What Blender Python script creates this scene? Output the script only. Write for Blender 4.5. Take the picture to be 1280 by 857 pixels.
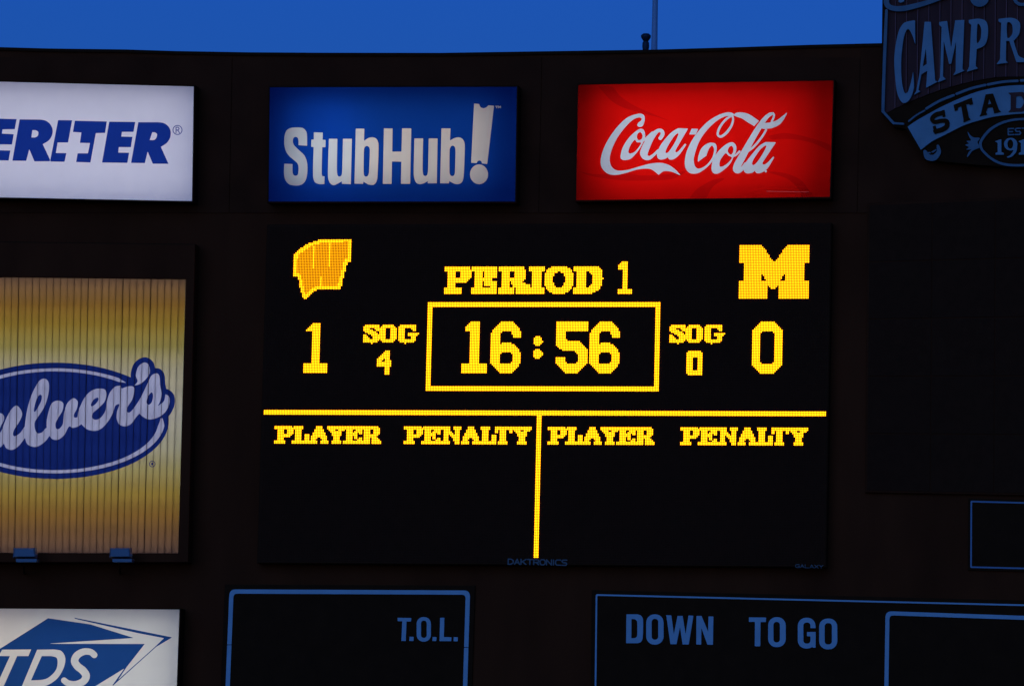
import bpy, math, random
import numpy as np
from mathutils import Matrix, Vector
from mathutils.geometry import delaunay_2d_cdt
random.seed(7)
S = bpy.context.scene
for o in list(bpy.data.objects): bpy.data.objects.remove(o)

# ------------------------------------------------------------------ camera
FPX, DIST = 7316.0, 117.0                    # focal length in pixels of a 1280 px wide frame, metres to the facade
PITCH, ROLL, YAW = 0.10, 0.022, -0.165
fwd = np.array([0, math.cos(PITCH), math.sin(PITCH)])
r0 = np.array([1.0, 0, 0]); u0 = np.cross(r0, fwd)
right = r0*math.cos(ROLL) + u0*math.sin(ROLL); up = np.cross(right, fwd)
X0 = np.array([0, 0, 20.0])                  # the point of the facade in the middle of the view
CAM = X0 - fwd*DIST
cam = bpy.data.cameras.new('camera'); camo = bpy.data.objects.new('camera', cam)
S.collection.objects.link(camo)
cam.sensor_width = 36; cam.lens = 36*FPX/1280; cam.clip_start = 1; cam.clip_end = 5000
M = Matrix.Identity(4)
for i in range(3):
    M[i][0] = right[i]; M[i][1] = up[i]; M[i][2] = -fwd[i]; M[i][3] = CAM[i]
camo.matrix_world = M
S.camera = camo
S.render.resolution_x, S.render.resolution_y = 1024, 685

# ------------------------------------------------------------------ sky at dusk, no sun disc, the sun is already down
w = bpy.data.worlds.new('World'); S.world = w; w.use_nodes = True
nt = w.node_tree; nt.nodes.clear()
sky = nt.nodes.new('ShaderNodeTexSky'); sky.sky_type = 'NISHITA'; sky.sun_disc = False
sky.sun_elevation = math.radians(1.0); sky.sun_rotation = math.radians(200)
sky.air_density = 1.0; sky.dust_density = 0.3; sky.ozone_density = 4.0
wb = nt.nodes.new('ShaderNodeMix'); wb.data_type = 'RGBA'; wb.blend_type = 'MULTIPLY'
wb.inputs[0].default_value = 1
wb.inputs[7].default_value = (0.50, 1.56, 4.55, 1)      # tungsten white balance of the photograph
bg = nt.nodes.new('ShaderNodeBackground'); bg.inputs[1].default_value = 0.10
wo = nt.nodes.new('ShaderNodeOutputWorld')
nt.links.new(sky.outputs[0], wb.inputs[6]); nt.links.new(wb.outputs[2], bg.inputs[0]); nt.links.new(bg.outputs[0], wo.inputs[0])
# the afterglow behind the camera: very soft and weak, through the same white balance
sl = bpy.data.lights.new('afterglow', 'SUN'); sl.energy = 0.9; sl.angle = math.radians(50); sl.color = (0.05, 0.20, 0.78)
so_ = bpy.data.objects.new('afterglow', sl); S.collection.objects.link(so_); so_.location = (0, -60, 60)
so_.rotation_euler = Vector((math.sin(math.radians(200)), math.cos(math.radians(200)), 0.35)).to_track_quat('Z', 'Y').to_euler()
S.view_settings.view_transform = 'Standard'; S.view_settings.look = 'None'
S.view_settings.exposure = 0; S.view_settings.gamma = 1
S.render.engine = 'CYCLES'
S.cycles.filter_width = 1.5
S.cycles.max_bounces = 8; S.cycles.transmission_bounces = 6; S.cycles.diffuse_bounces = 4

# ------------------------------------------------------------------ the facade's frame
nrm = np.array([math.sin(YAW), -math.cos(YAW), 0.0]); hor = np.array([math.cos(YAW), math.sin(YAW), 0.0])
def P3(px, py, d=0.0):
    """point of the plane d metres in front of the facade that photo pixel px,py looks at"""
    ray = fwd*FPX + right*(px-640.0) - up*(py-428.5)
    t = (nrm@(X0 - CAM) + d)/(nrm@ray)
    return CAM + ray*t
def P3s(a, d=0.0):
    a = np.asarray(a, float)
    ray = fwd[None]*FPX + right[None]*(a[:, :1]-640.0) - up[None]*(a[:, 1:2]-428.5)
    t = (nrm@(X0 - CAM) + d)/(ray@nrm)
    return CAM[None] + ray*t[:, None]
PXM = DIST/FPX                               # metres per pixel

# ------------------------------------------------------------------ materials
def mat(name):
    m = bpy.data.materials.new(name); m.use_nodes = True; m.node_tree.nodes.clear(); return m
def N(m, t, **k):
    n = m.node_tree.nodes.new(t)
    for a, b in k.items(): setattr(n, a, b)
    return n
def L(m, a, b): m.node_tree.links.new(a, b)
def paint(name, col, rough=0.6, var=0.25, scale=3.0, spec=0.3, metal=0.0, bump=0.0, stretch=(1, 1, 1)):
    m = mat(name); out = N(m, 'ShaderNodeOutputMaterial'); b = N(m, 'ShaderNodeBsdfPrincipled')
    tc = N(m, 'ShaderNodeTexCoord'); mp = N(m, 'ShaderNodeMapping'); mp.inputs['Scale'].default_value = stretch
    no = N(m, 'ShaderNodeTexNoise'); no.inputs['Scale'].default_value = scale; no.inputs['Detail'].default_value = 6
    L(m, tc.outputs['Object'], mp.inputs[0]); L(m, mp.outputs[0], no.inputs['Vector'])
    mx = N(m, 'ShaderNodeMix', data_type='RGBA')
    mx.inputs[6].default_value = tuple(c*(1-var) for c in col)+(1,); mx.inputs[7].default_value = tuple(min(1, c*(1+var)) for c in col)+(1,)
    L(m, no.outputs[0], mx.inputs[0]); L(m, mx.outputs[2], b.inputs['Base Color'])
    b.inputs['Roughness'].default_value = rough; b.inputs['Specular IOR Level'].default_value = spec; b.inputs['Metallic'].default_value = metal
    if bump:
        bp = N(m, 'ShaderNodeBump'); bp.inputs['Strength'].default_value = bump; bp.inputs['Distance'].default_value = 0.02
        L(m, no.outputs[0], bp.inputs['Height']); L(m, bp.outputs[0], b.inputs['Normal'])
    L(m, b.outputs[0], out.inputs[0]); return m
def emit(name, col, s):
    m = mat(name); out = N(m, 'ShaderNodeOutputMaterial'); e = N(m, 'ShaderNodeEmission')
    e.inputs[0].default_value = col+(1,); e.inputs[1].default_value = s; L(m, e.outputs[0], out.inputs[0]); return m
def acrylic(name, col, var=0.06, ramp=None):
    """translucent sign face: diffuses the lamps behind it, reflects a little of the sky"""
    m = mat(name); out = N(m, 'ShaderNodeOutputMaterial')
    tc = N(m, 'ShaderNodeTexCoord'); no = N(m, 'ShaderNodeTexNoise'); no.inputs['Scale'].default_value = 2.2; no.inputs['Detail'].default_value = 5
    L(m, tc.outputs['Object'], no.inputs['Vector'])
    mx = N(m, 'ShaderNodeMix', data_type='RGBA', blend_type='MULTIPLY'); mx.inputs[0].default_value = 1
    mr = N(m, 'ShaderNodeMapRange'); mr.inputs[3].default_value = 1-var; mr.inputs[4].default_value = 1+var*0.3
    L(m, no.outputs[0], mr.inputs[0]); L(m, mr.outputs[0], mx.inputs[7])
    if ramp:
        uv = N(m, 'ShaderNodeUVMap'); uv.uv_map = 'print'; sx = N(m, 'ShaderNodeSeparateXYZ'); cr = N(m, 'ShaderNodeValToRGB')
        L(m, uv.outputs[0], sx.inputs[0]); L(m, sx.outputs[1], cr.inputs[0])
        el = cr.color_ramp.elements
        while len(el) > 1: el.remove(el[0])
        el[0].position = ramp[0][0]; el[0].color = ramp[0][1]+(1,)
        for p, c in ramp[1:]:
            e = el.new(p); e.color = c+(1,)
        L(m, cr.outputs[0], mx.inputs[6])
    else: mx.inputs[6].default_value = col+(1,)
    t = N(m, 'ShaderNodeBsdfTranslucent'); d = N(m, 'ShaderNodeBsdfDiffuse'); ms = N(m, 'ShaderNodeMixShader'); ms.inputs[0].default_value = 0.30
    L(m, mx.outputs[2], t.inputs[0]); L(m, mx.outputs[2], d.inputs[0]); L(m, t.outputs[0], ms.inputs[1]); L(m, d.outputs[0], ms.inputs[2]); L(m, ms.outputs[0], out.inputs[0])
    return m

m_wall = paint('maroon_cladding', (0.155, 0.027, 0.006), 0.8, 0.45, 1.2, 0.04, bump=0.1, stretch=(1, 1, 0.3))
m_wall2 = paint('dark_cladding', (0.135, 0.025, 0.006), 0.8, 0.45, 1.2, 0.04)
m_black = paint('matte_black_metal', (0.07, 0.018, 0.005), 0.8, 0.3, 4, 0.03)
m_screen = paint('unlit_screen', (0.085, 0.020, 0.006), 0.8, 0.3, 6, 0.03)
m_white = paint('white_painted_letter', (0.60, 0.58, 0.48), 0.6, 0.16, 2.5, 0.2)
m_carved = paint('faded_white_carving', (0.36, 0.37, 0.31), 0.7, 0.25, 3.0, 0.15)
m_carved2 = paint('worn_white_edging', (0.23, 0.235, 0.20), 0.7, 0.3, 4.0, 0.15)
m_dull = paint('weathered_white_paint', (0.32, 0.32, 0.32), 0.7, 0.2, 3.0, 0.2)
m_plate = paint('grey_nameplate', (0.22, 0.16, 0.11), 0.6, 0.2, 9, 0.3)
m_inbox = paint('white_inside_of_light_box', (0.85, 0.85, 0.85), 0.8, 0.02, 2)
m_plank = paint('stained_plank', (0.17, 0.040, 0.022), 0.8, 0.5, 2.0, 0.15, stretch=(2, 2, 0.25), bump=0.2)
m_batten = paint('weathered_batten', (0.34, 0.09, 0.06), 0.8, 0.5, 3.0, 0.15, stretch=(1, 1, 0.4))
m_pole = paint('silver_painted_pole', (0.42, 0.42, 0.42), 0.5, 0.1, 1.5, 0.4)
m_horn = paint('black_horn_speaker', (0.03, 0.03, 0.032), 0.5, 0.2, 5)
m_glass = paint('floodlight_glass', (0.14, 0.14, 0.13), 0.35, 0.1, 6, 0.5)
m_alu = paint('bare_aluminium', (0.16, 0.16, 0.16), 0.4, 0.2, 8, 0.5)
m_unlit = paint('unlit_lamp', (0.10, 0.024, 0.008), 0.6, 0.3, 30, 0.05)
m_grass = paint('grass', (0.04, 0.07, 0.02), 0.9, 0.4, 0.3)
AMB = (1.0, 0.39, 0.003)
m_lit = emit('amber_lamp', AMB, 4.5)
m_lit2 = emit('amber_lamp_soft', (1.0, 0.38, 0.003), 3.7)
m_lit3 = emit('amber_lamp_orange', (1.0, 0.37, 0.002), 2.0)
m_lit4 = emit('amber_lamp_dim', (1.0, 0.28, 0.002), 1.7)

# ------------------------------------------------------------------ outlines: signed distance fields, contoured into flat regions
def catmull(pts, closed=True, sub=8):
    """pts: (x,y) or (x,y,'c') for a corner; smooth between corners"""
    n = len(pts); P = [np.array(p[:2], float) for p in pts]; C = [len(p) > 2 and p[2] == 'c' for p in pts]
    out = []
    rng = range(n if closed else n-1)
    for i in rng:
        p1, p2 = P[i], P[(i+1) % n]
        p0 = P[i-1] if (closed or i > 0) else p1
        p3 = P[(i+2) % n] if (closed or i+2 < n) else p2
        c1, c2 = C[i], C[(i+1) % n]
        if c1 and c2: out.append(p1); continue
        t1 = (p2-p0)*0.5; t2 = (p3-p1)*0.5
        d = np.linalg.norm(p2-p1)
        if c1: t1 = (p2-p1)*0.7
        if c2: t2 = (p2-p1)*0.7
        for t in (t1, t2):
            l = np.linalg.norm(t)
            if l > 1.2*d: t *= 1.2*d/l
        for k in range(sub):
            s = k/sub; s2 = s*s; s3 = s2*s
            out.append((2*s3-3*s2+1)*p1+(s3-2*s2+s)*t1+(-2*s3+3*s2)*p2+(s3-s2)*t2)
    if not closed: out.append(P[-1])
    return np.array(out)
def Z(x0, y0, sc):                            # coordinates measured in an enlarged crop of the photograph
    return lambda p: (x0+p[0]/sc, y0+p[1]/sc)+tuple(p[2:])
def poly_sdf(v, q):
    a = v; b = np.roll(v, -1, 0); e = b-a
    d2 = np.full(len(q), 1e18); ins = np.zeros(len(q), bool)
    for i in range(len(a)):
        wv = q-a[i]; ee = e[i]@e[i]
        if ee < 1e-12: continue
        t = np.clip((wv@e[i])/ee, 0, 1); r = wv-t[:, None]*e[i]
        np.minimum(d2, (r*r).sum(1), out=d2)
        c = ((a[i, 1] > q[:, 1]) != (b[i, 1] > q[:, 1]))
        if c.any():
            xi = a[i, 0]+(q[c, 1]-a[i, 1])*e[i, 0]/e[i, 1]
            idx = np.where(c)[0]; ins[idx] ^= q[c, 0] < xi
    d = np.sqrt(d2); return np.where(ins, -d, d)
def stroke_sdf(s, q):
    d = np.full(len(q), 1e9)
    for i in range(len(s)-1):
        a, b = s[i], s[i+1]; e = b[:2]-a[:2]; ee = e@e
        if ee < 1e-12: continue
        wv = q-a[:2]; t = np.clip((wv@e)/ee, 0, 1); r = wv-t[:, None]*e
        np.minimum(d, np.sqrt((r*r).sum(1))-(a[2]+(b[2]-a[2])*t)/2, out=d)
    return d
def prep(item, z, sc):
    k = item[0]; sub = k[0] == '-'; kk = k.lstrip('-')
    if kk == 'P': v = np.array([z(p)[:2] for p in item[1]])
    elif kk == 'C': v = catmull([z(p) for p in item[1]])
    elif kk == 'O':                          # circle / ellipse: cx, cy, rx, ry
        cx, cy, rx, ry = item[1]; v = np.array([z((cx+rx*math.cos(a), cy+ry*math.sin(a)))[:2] for a in np.linspace(0, 2*math.pi, 33)[:-1]])
    elif kk == 'R':                          # rounded rectangle x0,y0,x1,y1,r
        x0, y0, x1, y1, r = item[1]; r = min(r, (x1-x0)/2, (y1-y0)/2); v = []
        for cx, cy, a0 in ((x1-r, y0+r, -90), (x1-r, y1-r, 0), (x0+r, y1-r, 90), (x0+r, y0+r, 180)):
            for j in range(7):
                a = math.radians(a0+j*15); v.append(z((cx+r*math.cos(a), cy+r*math.sin(a)))[:2])
        v = np.array(v)
    elif kk in 'SL':                         # S smooth stroke, L straight stroke, (x,y,width)
        pts = [(z(p[:2])+(p[2]/sc,)) for p in item[1]]
        if kk == 'S':
            xy = catmull([p[:2] for p in pts], False, 6)
            ws = np.interp(np.linspace(0, len(pts)-1, len(xy)), range(len(pts)), [p[2] for p in pts])
            v = np.column_stack([xy, ws])
        else: v = np.array(pts)
        return (sub, 's', v)
    return (sub, 'p', v)
class Shape:
    def __init__(self, items, z=None, sc=1.0, dx=0, dy=0):
        z = z or (lambda p: p)
        self.it = [prep(i, (lambda p: (z(p)[0]+dx, z(p)[1]+dy)+tuple(z(p)[2:])), sc) for i in items]
        lo = np.array([1e9, 1e9]); hi = -lo
        for sub, k, v in self.it:
            if sub: continue
            wd = v[:, 2].max()/2 if k == 's' else 0
            lo = np.minimum(lo, v[:, :2].min(0)-wd); hi = np.maximum(hi, v[:, :2].max(0)+wd)
        self.lo, self.hi = lo, hi
    def f(self, q, pad=3.0):
        out = np.full(len(q), pad)
        m = ((q > self.lo-pad) & (q < self.hi+pad)).all(1)
        qq = q[m]; r = np.full(len(qq), pad)
        if len(qq):
            for sub, k, v in self.it:
                g = poly_sdf(v[:, :2], qq) if k == 'p' else stroke_sdf(v, qq)
                r = np.maximum(r, -g) if sub else np.minimum(r, g)
            out[m] = r
        return out

def contour(F, x0, y0, st):
    """marching squares on grid F[j,i]: vertices (px) and edges"""
    vid = {}; V = []; E = []
    F = np.where(np.abs(F) < 1e-6, 1e-6, F)
    s = F < 0
    cell = (s[:-1, :-1].astype(int)+s[:-1, 1:]+s[1:, :-1]+s[1:, 1:])
    js, is_ = np.where((cell > 0) & (cell < 4))
    def ev(i0, j0, i1, j1):
        k = (i0, j0, i1, j1)
        if k not in vid:
            a, b = F[j0, i0], F[j1, i1]; t = min(0.97, max(0.03, a/(a-b)))
            vid[k] = len(V); V.append((x0+(i0+(i1-i0)*t)*st, y0+(j0+(j1-j0)*t)*st))
        return vid[k]
    for j, i in zip(js.tolist(), is_.tolist()):
        a, b, c, d = s[j, i], s[j, i+1], s[j+1, i+1], s[j+1, i]
        ed = []
        if a != b: ed.append(ev(i, j, i+1, j))
        if b != c: ed.append(ev(i+1, j, i+1, j+1))
        if d != c: ed.append(ev(i, j+1, i+1, j+1))
        if a != d: ed.append(ev(i, j, i, j+1))
        if len(ed) == 2: E.append((ed[0], ed[1]))
        elif len(ed) == 4:
            if a: E += [(ed[0], ed[3]), (ed[1], ed[2])]
            else: E += [(ed[0], ed[1]), (ed[2], ed[3])]
    return V, E
def simplify(V, E, tol=0.035):
    """walk contour loops and drop nearly collinear vertices"""
    adj = {}
    for a, b in E: adj.setdefault(a, []).append(b); adj.setdefault(b, []).append(a)
    seen = set(); V2 = []; E2 = []
    A = np.array(V)
    for s0 in list(adj):
        if s0 in seen: continue
        loop = [s0]; seen.add(s0); cur = s0; prev = -1
        while True:
            nx = [n for n in adj[cur] if n != prev and n not in seen]
            if not nx: break
            prev, cur = cur, nx[0]; seen.add(cur); loop.append(cur)
        closed = loop[0] in adj[loop[-1]] and len(loop) > 2
        pts = A[loop]
        keep = [0]; i = 0; n = len(pts)
        while i < n-1:
            j = i+2
            while j < n and j-i < 14:
                seg = pts[j]-pts[i]; l = np.linalg.norm(seg)
                if l < 1e-9: break
                mid = pts[i+1:j]-pts[i]
                if np.abs(mid[:, 0]*seg[1]-mid[:, 1]*seg[0]).max()/l > tol: break
                j += 1
            i = min(j-1, n-1); keep.append(i)
        base = len(V2)
        ks = sorted(set(keep)); V2 += [tuple(pts[k]) for k in ks]
        for k in range(len(ks)-1): E2.append((base+k, base+k+1))
        if closed and len(ks) > 2: E2.append((base+len(ks)-1, base))
    return V2, E2
def regions(shapes, box, st=0.5, border=None, extra=None, cuts=()):
    """triangulate the plane region `box` split by the outlines of the shapes.
    returns (verts px, tris, label per tri: index of the shape or -1)"""
    x0, y0, x1, y1 = box
    xs = np.arange(x0, x1+st, st); ys = np.arange(y0, y1+st, st)
    gx, gy = np.meshgrid(xs, ys); q = np.column_stack([gx.ravel(), gy.ravel()])
    V, E = [], []
    fields = []
    for sh in shapes:
        f = sh.f(q) if not callable(sh) else sh(q)
        fields.append(f.reshape(gx.shape))
    layers = fields if extra is None else [np.array(g).reshape(gx.shape) for g in extra(q)]
    for F in layers:
        v, e = simplify(*contour(F, x0, y0, st)); b = len(V)
        V += v; E += [(a+b, c+b) for a, c in e]
    if border is not None:
        b = len(V); V += [tuple(p) for p in border]; E += [(b+i, b+(i+1) % len(border)) for i in range(len(border))]
    for (a, c) in cuts:
        b = len(V); V += [a, c]; E.append((b, b+1))
    r = delaunay_2d_cdt([Vector(v) for v in V], E, [], 0, 1e-5)
    vv = np.array([tuple(v) for v in r[0]]); tt = np.array([f for f in r[2] if len(f) == 3])
    cen = vv[tt].mean(1)
    return vv, tt, cen
def area_ok(vv, tt):
    a = vv[tt]; ar = np.abs((a[:, 1, 0]-a[:, 0, 0])*(a[:, 2, 1]-a[:, 0, 1])-(a[:, 1, 1]-a[:, 0, 1])*(a[:, 2, 0]-a[:, 0, 0]))
    return ar > 1e-7
def inside_poly(poly, q): return poly_sdf(np.array(poly, float), q) < 0

# ------------------------------------------------------------------ objects
class Thing:
    def __init__(self, name, label, cat, base, group=None, kind=None):
        self.o = bpy.data.objects.new(name, None); S.collection.objects.link(self.o)
        self.loc = np.array(base, float); self.o.location = self.loc; self.o.empty_display_size = 0.3
        self.o['label'] = label; self.o['category'] = cat
        if group: self.o['group'] = group
        self.c = {}
def mesh_obj(name, V, Fc, m, thing=None, parent=None, kind=None, label=None, smooth=False, mats=None, midx=None, uv=None):
    V = np.asarray(V, float)
    loc = thing.loc if thing else np.zeros(3)
    me = bpy.data.meshes.new(name); me.from_pydata((V-loc).tolist(), [], [tuple(int(i) for i in f) for f in Fc])
    for mm in (mats or [m]): me.materials.append(mm)
    if midx is not None: me.polygons.foreach_set('material_index', list(midx))
    if uv is not None:
        ul = me.uv_layers.new(name='print'); li = np.zeros(len(me.loops), int); me.loops.foreach_get('vertex_index', li)
        ul.data.foreach_set('uv', np.asarray(uv, float)[li].ravel())
    if smooth: me.polygons.foreach_set('use_smooth', [True]*len(me.polygons))
    me.update()
    o = bpy.data.objects.new(name, me); S.collection.objects.link(o)
    if parent is not None: o.parent = parent
    elif thing: o.parent = thing.o
    if kind: o['kind'] = kind
    if label: o['label'] = label
    return o
BOXF = [(0, 1, 2, 3), (7, 6, 5, 4), (0, 4, 5, 1), (1, 5, 6, 2), (2, 6, 7, 3), (3, 7, 4, 0)]
class MB:
    def __init__(s): s.V = []; s.F = []
    def add(s, V, F):
        b = len(s.V); s.V += [tuple(v) for v in V]; s.F += [tuple(i+b for i in f) for f in F]; return s
    def quadbox(s, q, d0, d1, bev=0.0):
        """box over the photo quadrilateral q (TL,TR,BR,BL), from depth d0 (back) to d1 (front)"""
        q = np.array(q, float)
        front = P3s(q, d1); back = front - nrm*(d1-d0)
        if bev:
            c = front.mean(0); n = np.linalg.norm(front-c, axis=1)[:, None]
            f2 = front + (c-front)/n*bev*1.3; fr = front - nrm*bev
            V = np.vstack([f2, fr, back]); F = [(0, 1, 2, 3)]
            for k in (0, 4): F += [(k+i, k+4+i, k+4+(i+1) % 4, k+(i+1) % 4) for i in range(4)]
            F.append((11, 10, 9, 8)); return s.add(V, F)
        return s.add(np.vstack([front, back]), BOXF)
    def bar(s, a, b, t, d0, d1):              # straight bar of thickness t px between photo points a and b
        a = np.array(a, float); b = np.array(b, float); e = (b-a)/np.linalg.norm(b-a); n = np.array([-e[1], e[0]])*t/2
        return s.quadbox([a-n, b-n, b+n, a+n], d0, d1)
    def tube(s, a, b, ra, rb=None, n=10):
        a = np.array(a, float); b = np.array(b, float); rb = ra if rb is None else rb
        e = (b-a)/np.linalg.norm(b-a); x = np.cross(e, [0.3, 0.2, 0.9]); x /= np.linalg.norm(x); y = np.cross(e, x)
        V = []
        for p, r in ((a, ra), (b, rb)):
            for i in range(n):
                t = 2*math.pi*i/n; V.append(p+r*(math.cos(t)*x+math.sin(t)*y))
        F = [(i, (i+1) % n, n+(i+1) % n, n+i) for i in range(n)]+[tuple(range(n))[::-1], tuple(range(n, 2*n))]
        return s.add(V, F)
    def lathe(s, a, axis, prof, n=16):        # prof: (distance along axis, radius)
        axis = np.array(axis, float); axis /= np.linalg.norm(axis); x = np.cross(axis, [0.3, 0.9, 0.2]); x /= np.linalg.norm(x); y = np.cross(axis, x)
        V = []; k = len(prof)
        for h, r in prof:
            for i in range(n):
                t = 2*math.pi*i/n; V.append(np.array(a)+axis*h+r*(math.cos(t)*x+math.sin(t)*y))
        F = [(j*n+i, j*n+(i+1) % n, (j+1)*n+(i+1) % n, (j+1)*n+i) for j in range(k-1) for i in range(n)]
        F += [tuple(range(n))[::-1], tuple(range((k-1)*n, k*n))]
        return s.add(V, F)
    def build(s, name, m, thing=None, **k): return mesh_obj(name, s.V, s.F, m, thing, **k)
def quad_of(q, u, v):                         # bilinear point of a quad TL,TR,BR,BL
    q = np.array(q, float)
    return (1-v)*((1-u)*q[0]+u*q[1])+v*((1-u)*q[3]+u*q[2])
def sub_quad(q, u0, v0, u1, v1): return [quad_of(q, u0, v0), quad_of(q, u1, v0), quad_of(q, u1, v1), quad_of(q, u0, v1)]
def grow(q, g):
    q = np.array(q, float); u = q[1]-q[0]; u /= np.linalg.norm(u); v = q[3]-q[0]; v /= np.linalg.norm(v)
    return [q[0]-u*g-v*g, q[1]+u*g-v*g, q[2]+u*g+v*g, q[3]-u*g+v*g]
def solid_shapes(shapes, names, m, thing, d0, d1, st=0.4, mats=None, labels=None, parent=None):
    """raised opaque lettering: each shape its own part, from depth d0 to d1"""
    for k, sh in enumerate(shapes):
        box = (sh.lo[0]-1.2, sh.lo[1]-1.2, sh.hi[0]+1.2, sh.hi[1]+1.2)
        vv, tt, cen = regions([sh], box, st)
        f = sh.f(cen) < 0; tt = tt[f & area_ok(vv, tt)]
        if not len(tt): continue
        used = np.unique(tt); mp = -np.ones(len(vv), int); mp[used] = range(len(used)); tt = mp[tt]; v2 = vv[used]
        a = v2[tt]; cr = (a[:, 1, 0]-a[:, 0, 0])*(a[:, 2, 1]-a[:, 0, 1])-(a[:, 1, 1]-a[:, 0, 1])*(a[:, 2, 0]-a[:, 0, 0])
        tt = np.where((cr > 0)[:, None], tt[:, ::-1], tt)
        fr = P3s(v2, d1); n = len(fr); bk = fr-nrm*(d1-d0)
        cnt = {}
        for t in tt.tolist():
            for i in range(3):
                e = (t[i], t[(i+1) % 3]); cnt[e] = cnt.get(e, 0)+1
        F = [tuple(t) for t in tt.tolist()]
        for (i, j) in list(cnt):
            if (j, i) not in cnt: F.append((j, i, i+n, j+n))
        mesh_obj(names[k] if isinstance(names, list) else names, np.vstack([fr, bk]), F, (mats[k] if mats else m), thing,
                 label=labels[k] if labels else None, parent=parent)
def ring(q, t, r):
    """closed frame outline with rounded corners as Shape items: outer quad, thickness, corner radius"""
    def rq(q, r):
        q = np.array(q, float); out = []
        for i in range(4):
            p = q[i]; a = q[i-1]-p; b = q[(i+1) % 4]-p; a /= np.linalg.norm(a); b /= np.linalg.norm(b)
            s, e = p+a*r, p+b*r
            for k in range(7):
                u = k/6; out.append(tuple((1-u)**2*s+2*u*(1-u)*p+u*u*e))
        return out
    return [('P', rq(q, r)), ('-P', rq(grow(q, -t), max(0.3, r-t*0.6)))]

# a small stroke alphabet for little texts, unit box
ALPH = {'D': [[(0, 0), (0, 1), (.55, 1), (1, .72), (1, .28), (.55, 0), (0, 0)]], 'A': [[(0, 1), (.5, 0), (1, 1)], [(.2, .66), (.8, .66)]],
        'K': [[(0, 0), (0, 1)], [(1, 0), (.05, .55)], [(.3, .45), (1, 1)]], 'T': [[(0, 0), (1, 0)], [(.5, 0), (.5, 1)]],
        'R': [[(0, 1), (0, 0), (.8, 0), (1, .15), (1, .4), (.8, .55), (0, .55)], [(.5, .55), (1, 1)]],
        'O': [[(.25, 0), (.75, 0), (1, .25), (1, .75), (.75, 1), (.25, 1), (0, .75), (0, .25), (.25, 0)]],
        'N': [[(0, 1), (0, 0), (1, 1), (1, 0)]], 'I': [[(.5, 0), (.5, 1)]], 'C': [[(1, 0), (.25, 0), (0, .25), (0, .75), (.25, 1), (1, 1)]],
        'S': [[(1, 0), (.2, 0), (0, .2), (.2, .5), (.8, .5), (1, .75), (.8, 1), (0, 1)]], 'G': [[(1, 0), (.25, 0), (0, .25), (0, .75), (.25, 1), (1, 1), (1, .5), (.6, .5)]],
        'L': [[(0, 0), (0, 1), (1, 1)]], 'X': [[(0, 0), (1, 1)], [(1, 0), (0, 1)]], 'Y': [[(0, 0), (.5, .5), (1, 0)], [(.5, .5), (.5, 1)]],
        'E': [[(1, 0), (0, 0), (0, 1), (1, 1)], [(0, .5), (.8, .5)]], 'M': [[(0, 1), (0, 0), (.5, .6), (1, 0), (1, 1)]],
        '7': [[(0, 0), (1, 0), (.4, 1)]]}
def small_text(txt, a, b, h, wst, gap=0.28):
    """letters from photo point a (top left) towards b (top right)"""
    a = np.array(a, float); b = np.array(b, float); u = b-a; Lx = np.linalg.norm(u); u /= Lx; v = np.array([-u[1], u[0]])
    wd = [0.25 if c == 'I' else 1.0 for c in txt]; tot = sum(wd)+gap*(len(txt)-1); k = Lx/tot; x = 0; out = []
    for c, wdt in zip(txt, wd):
        its = []
        for ln in ALPH[c]:
            its.append(('L', [tuple(a+u*(x+p[0]*wdt)*k+v*p[1]*h)+(wst,) for p in ln]))
        out.append(Shape(its)); x += wdt+gap
    return out

# ================================================================== SETTING: ground
g = MB(); gz = 0.0
g.add([(-900, -400, gz), (900, -400, gz), (900, 1500, gz), (-900, 1500, gz)], [(0, 1, 2, 3)])
go = g.build('ground', m_grass); go['kind'] = 'structure'

# ================================================================== scoreboard wall
wall = Thing('scoreboard_wall', 'tall dark maroon scoreboard wall with gently sagging roofline behind all the signs', 'wall', P3(640, 857, 0)*np.array([1, 1, 0]))
roof = [(-420, 45), (-200, 52), (0, 59.7), (60, 61.4), (156, 62.6), (219, 64.6), (312, 66.2), (400, 66.7), (550, 66.9), (700, 64.6), (815, 62.9), (919, 59.9), (1012, 56.8), (1100, 54.8), (1300, 49), (1500, 40), (1700, 30)]
top = P3s(roof, 0.0); V = []; F = []
n = len(top)
for dd in (0.0, -3.0):
    for p in top: V.append(p+nrm*dd)
    for p in top: V.append(np.array([p[0], p[1], 0.0])+nrm*dd)
for i in range(n-1):
    F.append((i, n+i, n+i+1, i+1)); F.append((2*n+i, 2*n+i+1, 3*n+i+1, 3*n+i)); F.append((i, i+1, 2*n+i+1, 2*n+i))
F += [(0, 2*n, 3*n, n), (n-1, 2*n-1, 4*n-1, 3*n-1)]
mesh_obj('wall', V, F, m_wall, wall)
cp = MB()
for i in range(n-1):
    a, b = np.array(roof[i]), np.array(roof[i+1]); cp.quadbox([a-[0, .6], b-[0, .6], b+[0, 3.2], a+[0, 3.2]], -3.05, 0.05)
cp.build('coping', m_black, wall)
# cladding sheets: joints hardly visible, real shallow seams
def hp(x, y):                                 # horizontals of the building as the lens shows them
    return (x, y+(x-560)**2*(428-y)*-1.0e-7*0.55)
bandb = MB()
for i, (xa, xb) in enumerate([(-400, -100), (-99, 290), (291, 677), (678, 1075), (1076, 1500)]):
    bandb = MB(); bandb.quadbox([(xa, 72 if xa < 1000 else 62), (xb, 72 if xb < 1100 else 62), (xb-4, 266), (xa-4, 266)], 0.0, 0.025)
    bandb.build('cladding_panel', m_wall2, wall)

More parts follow.
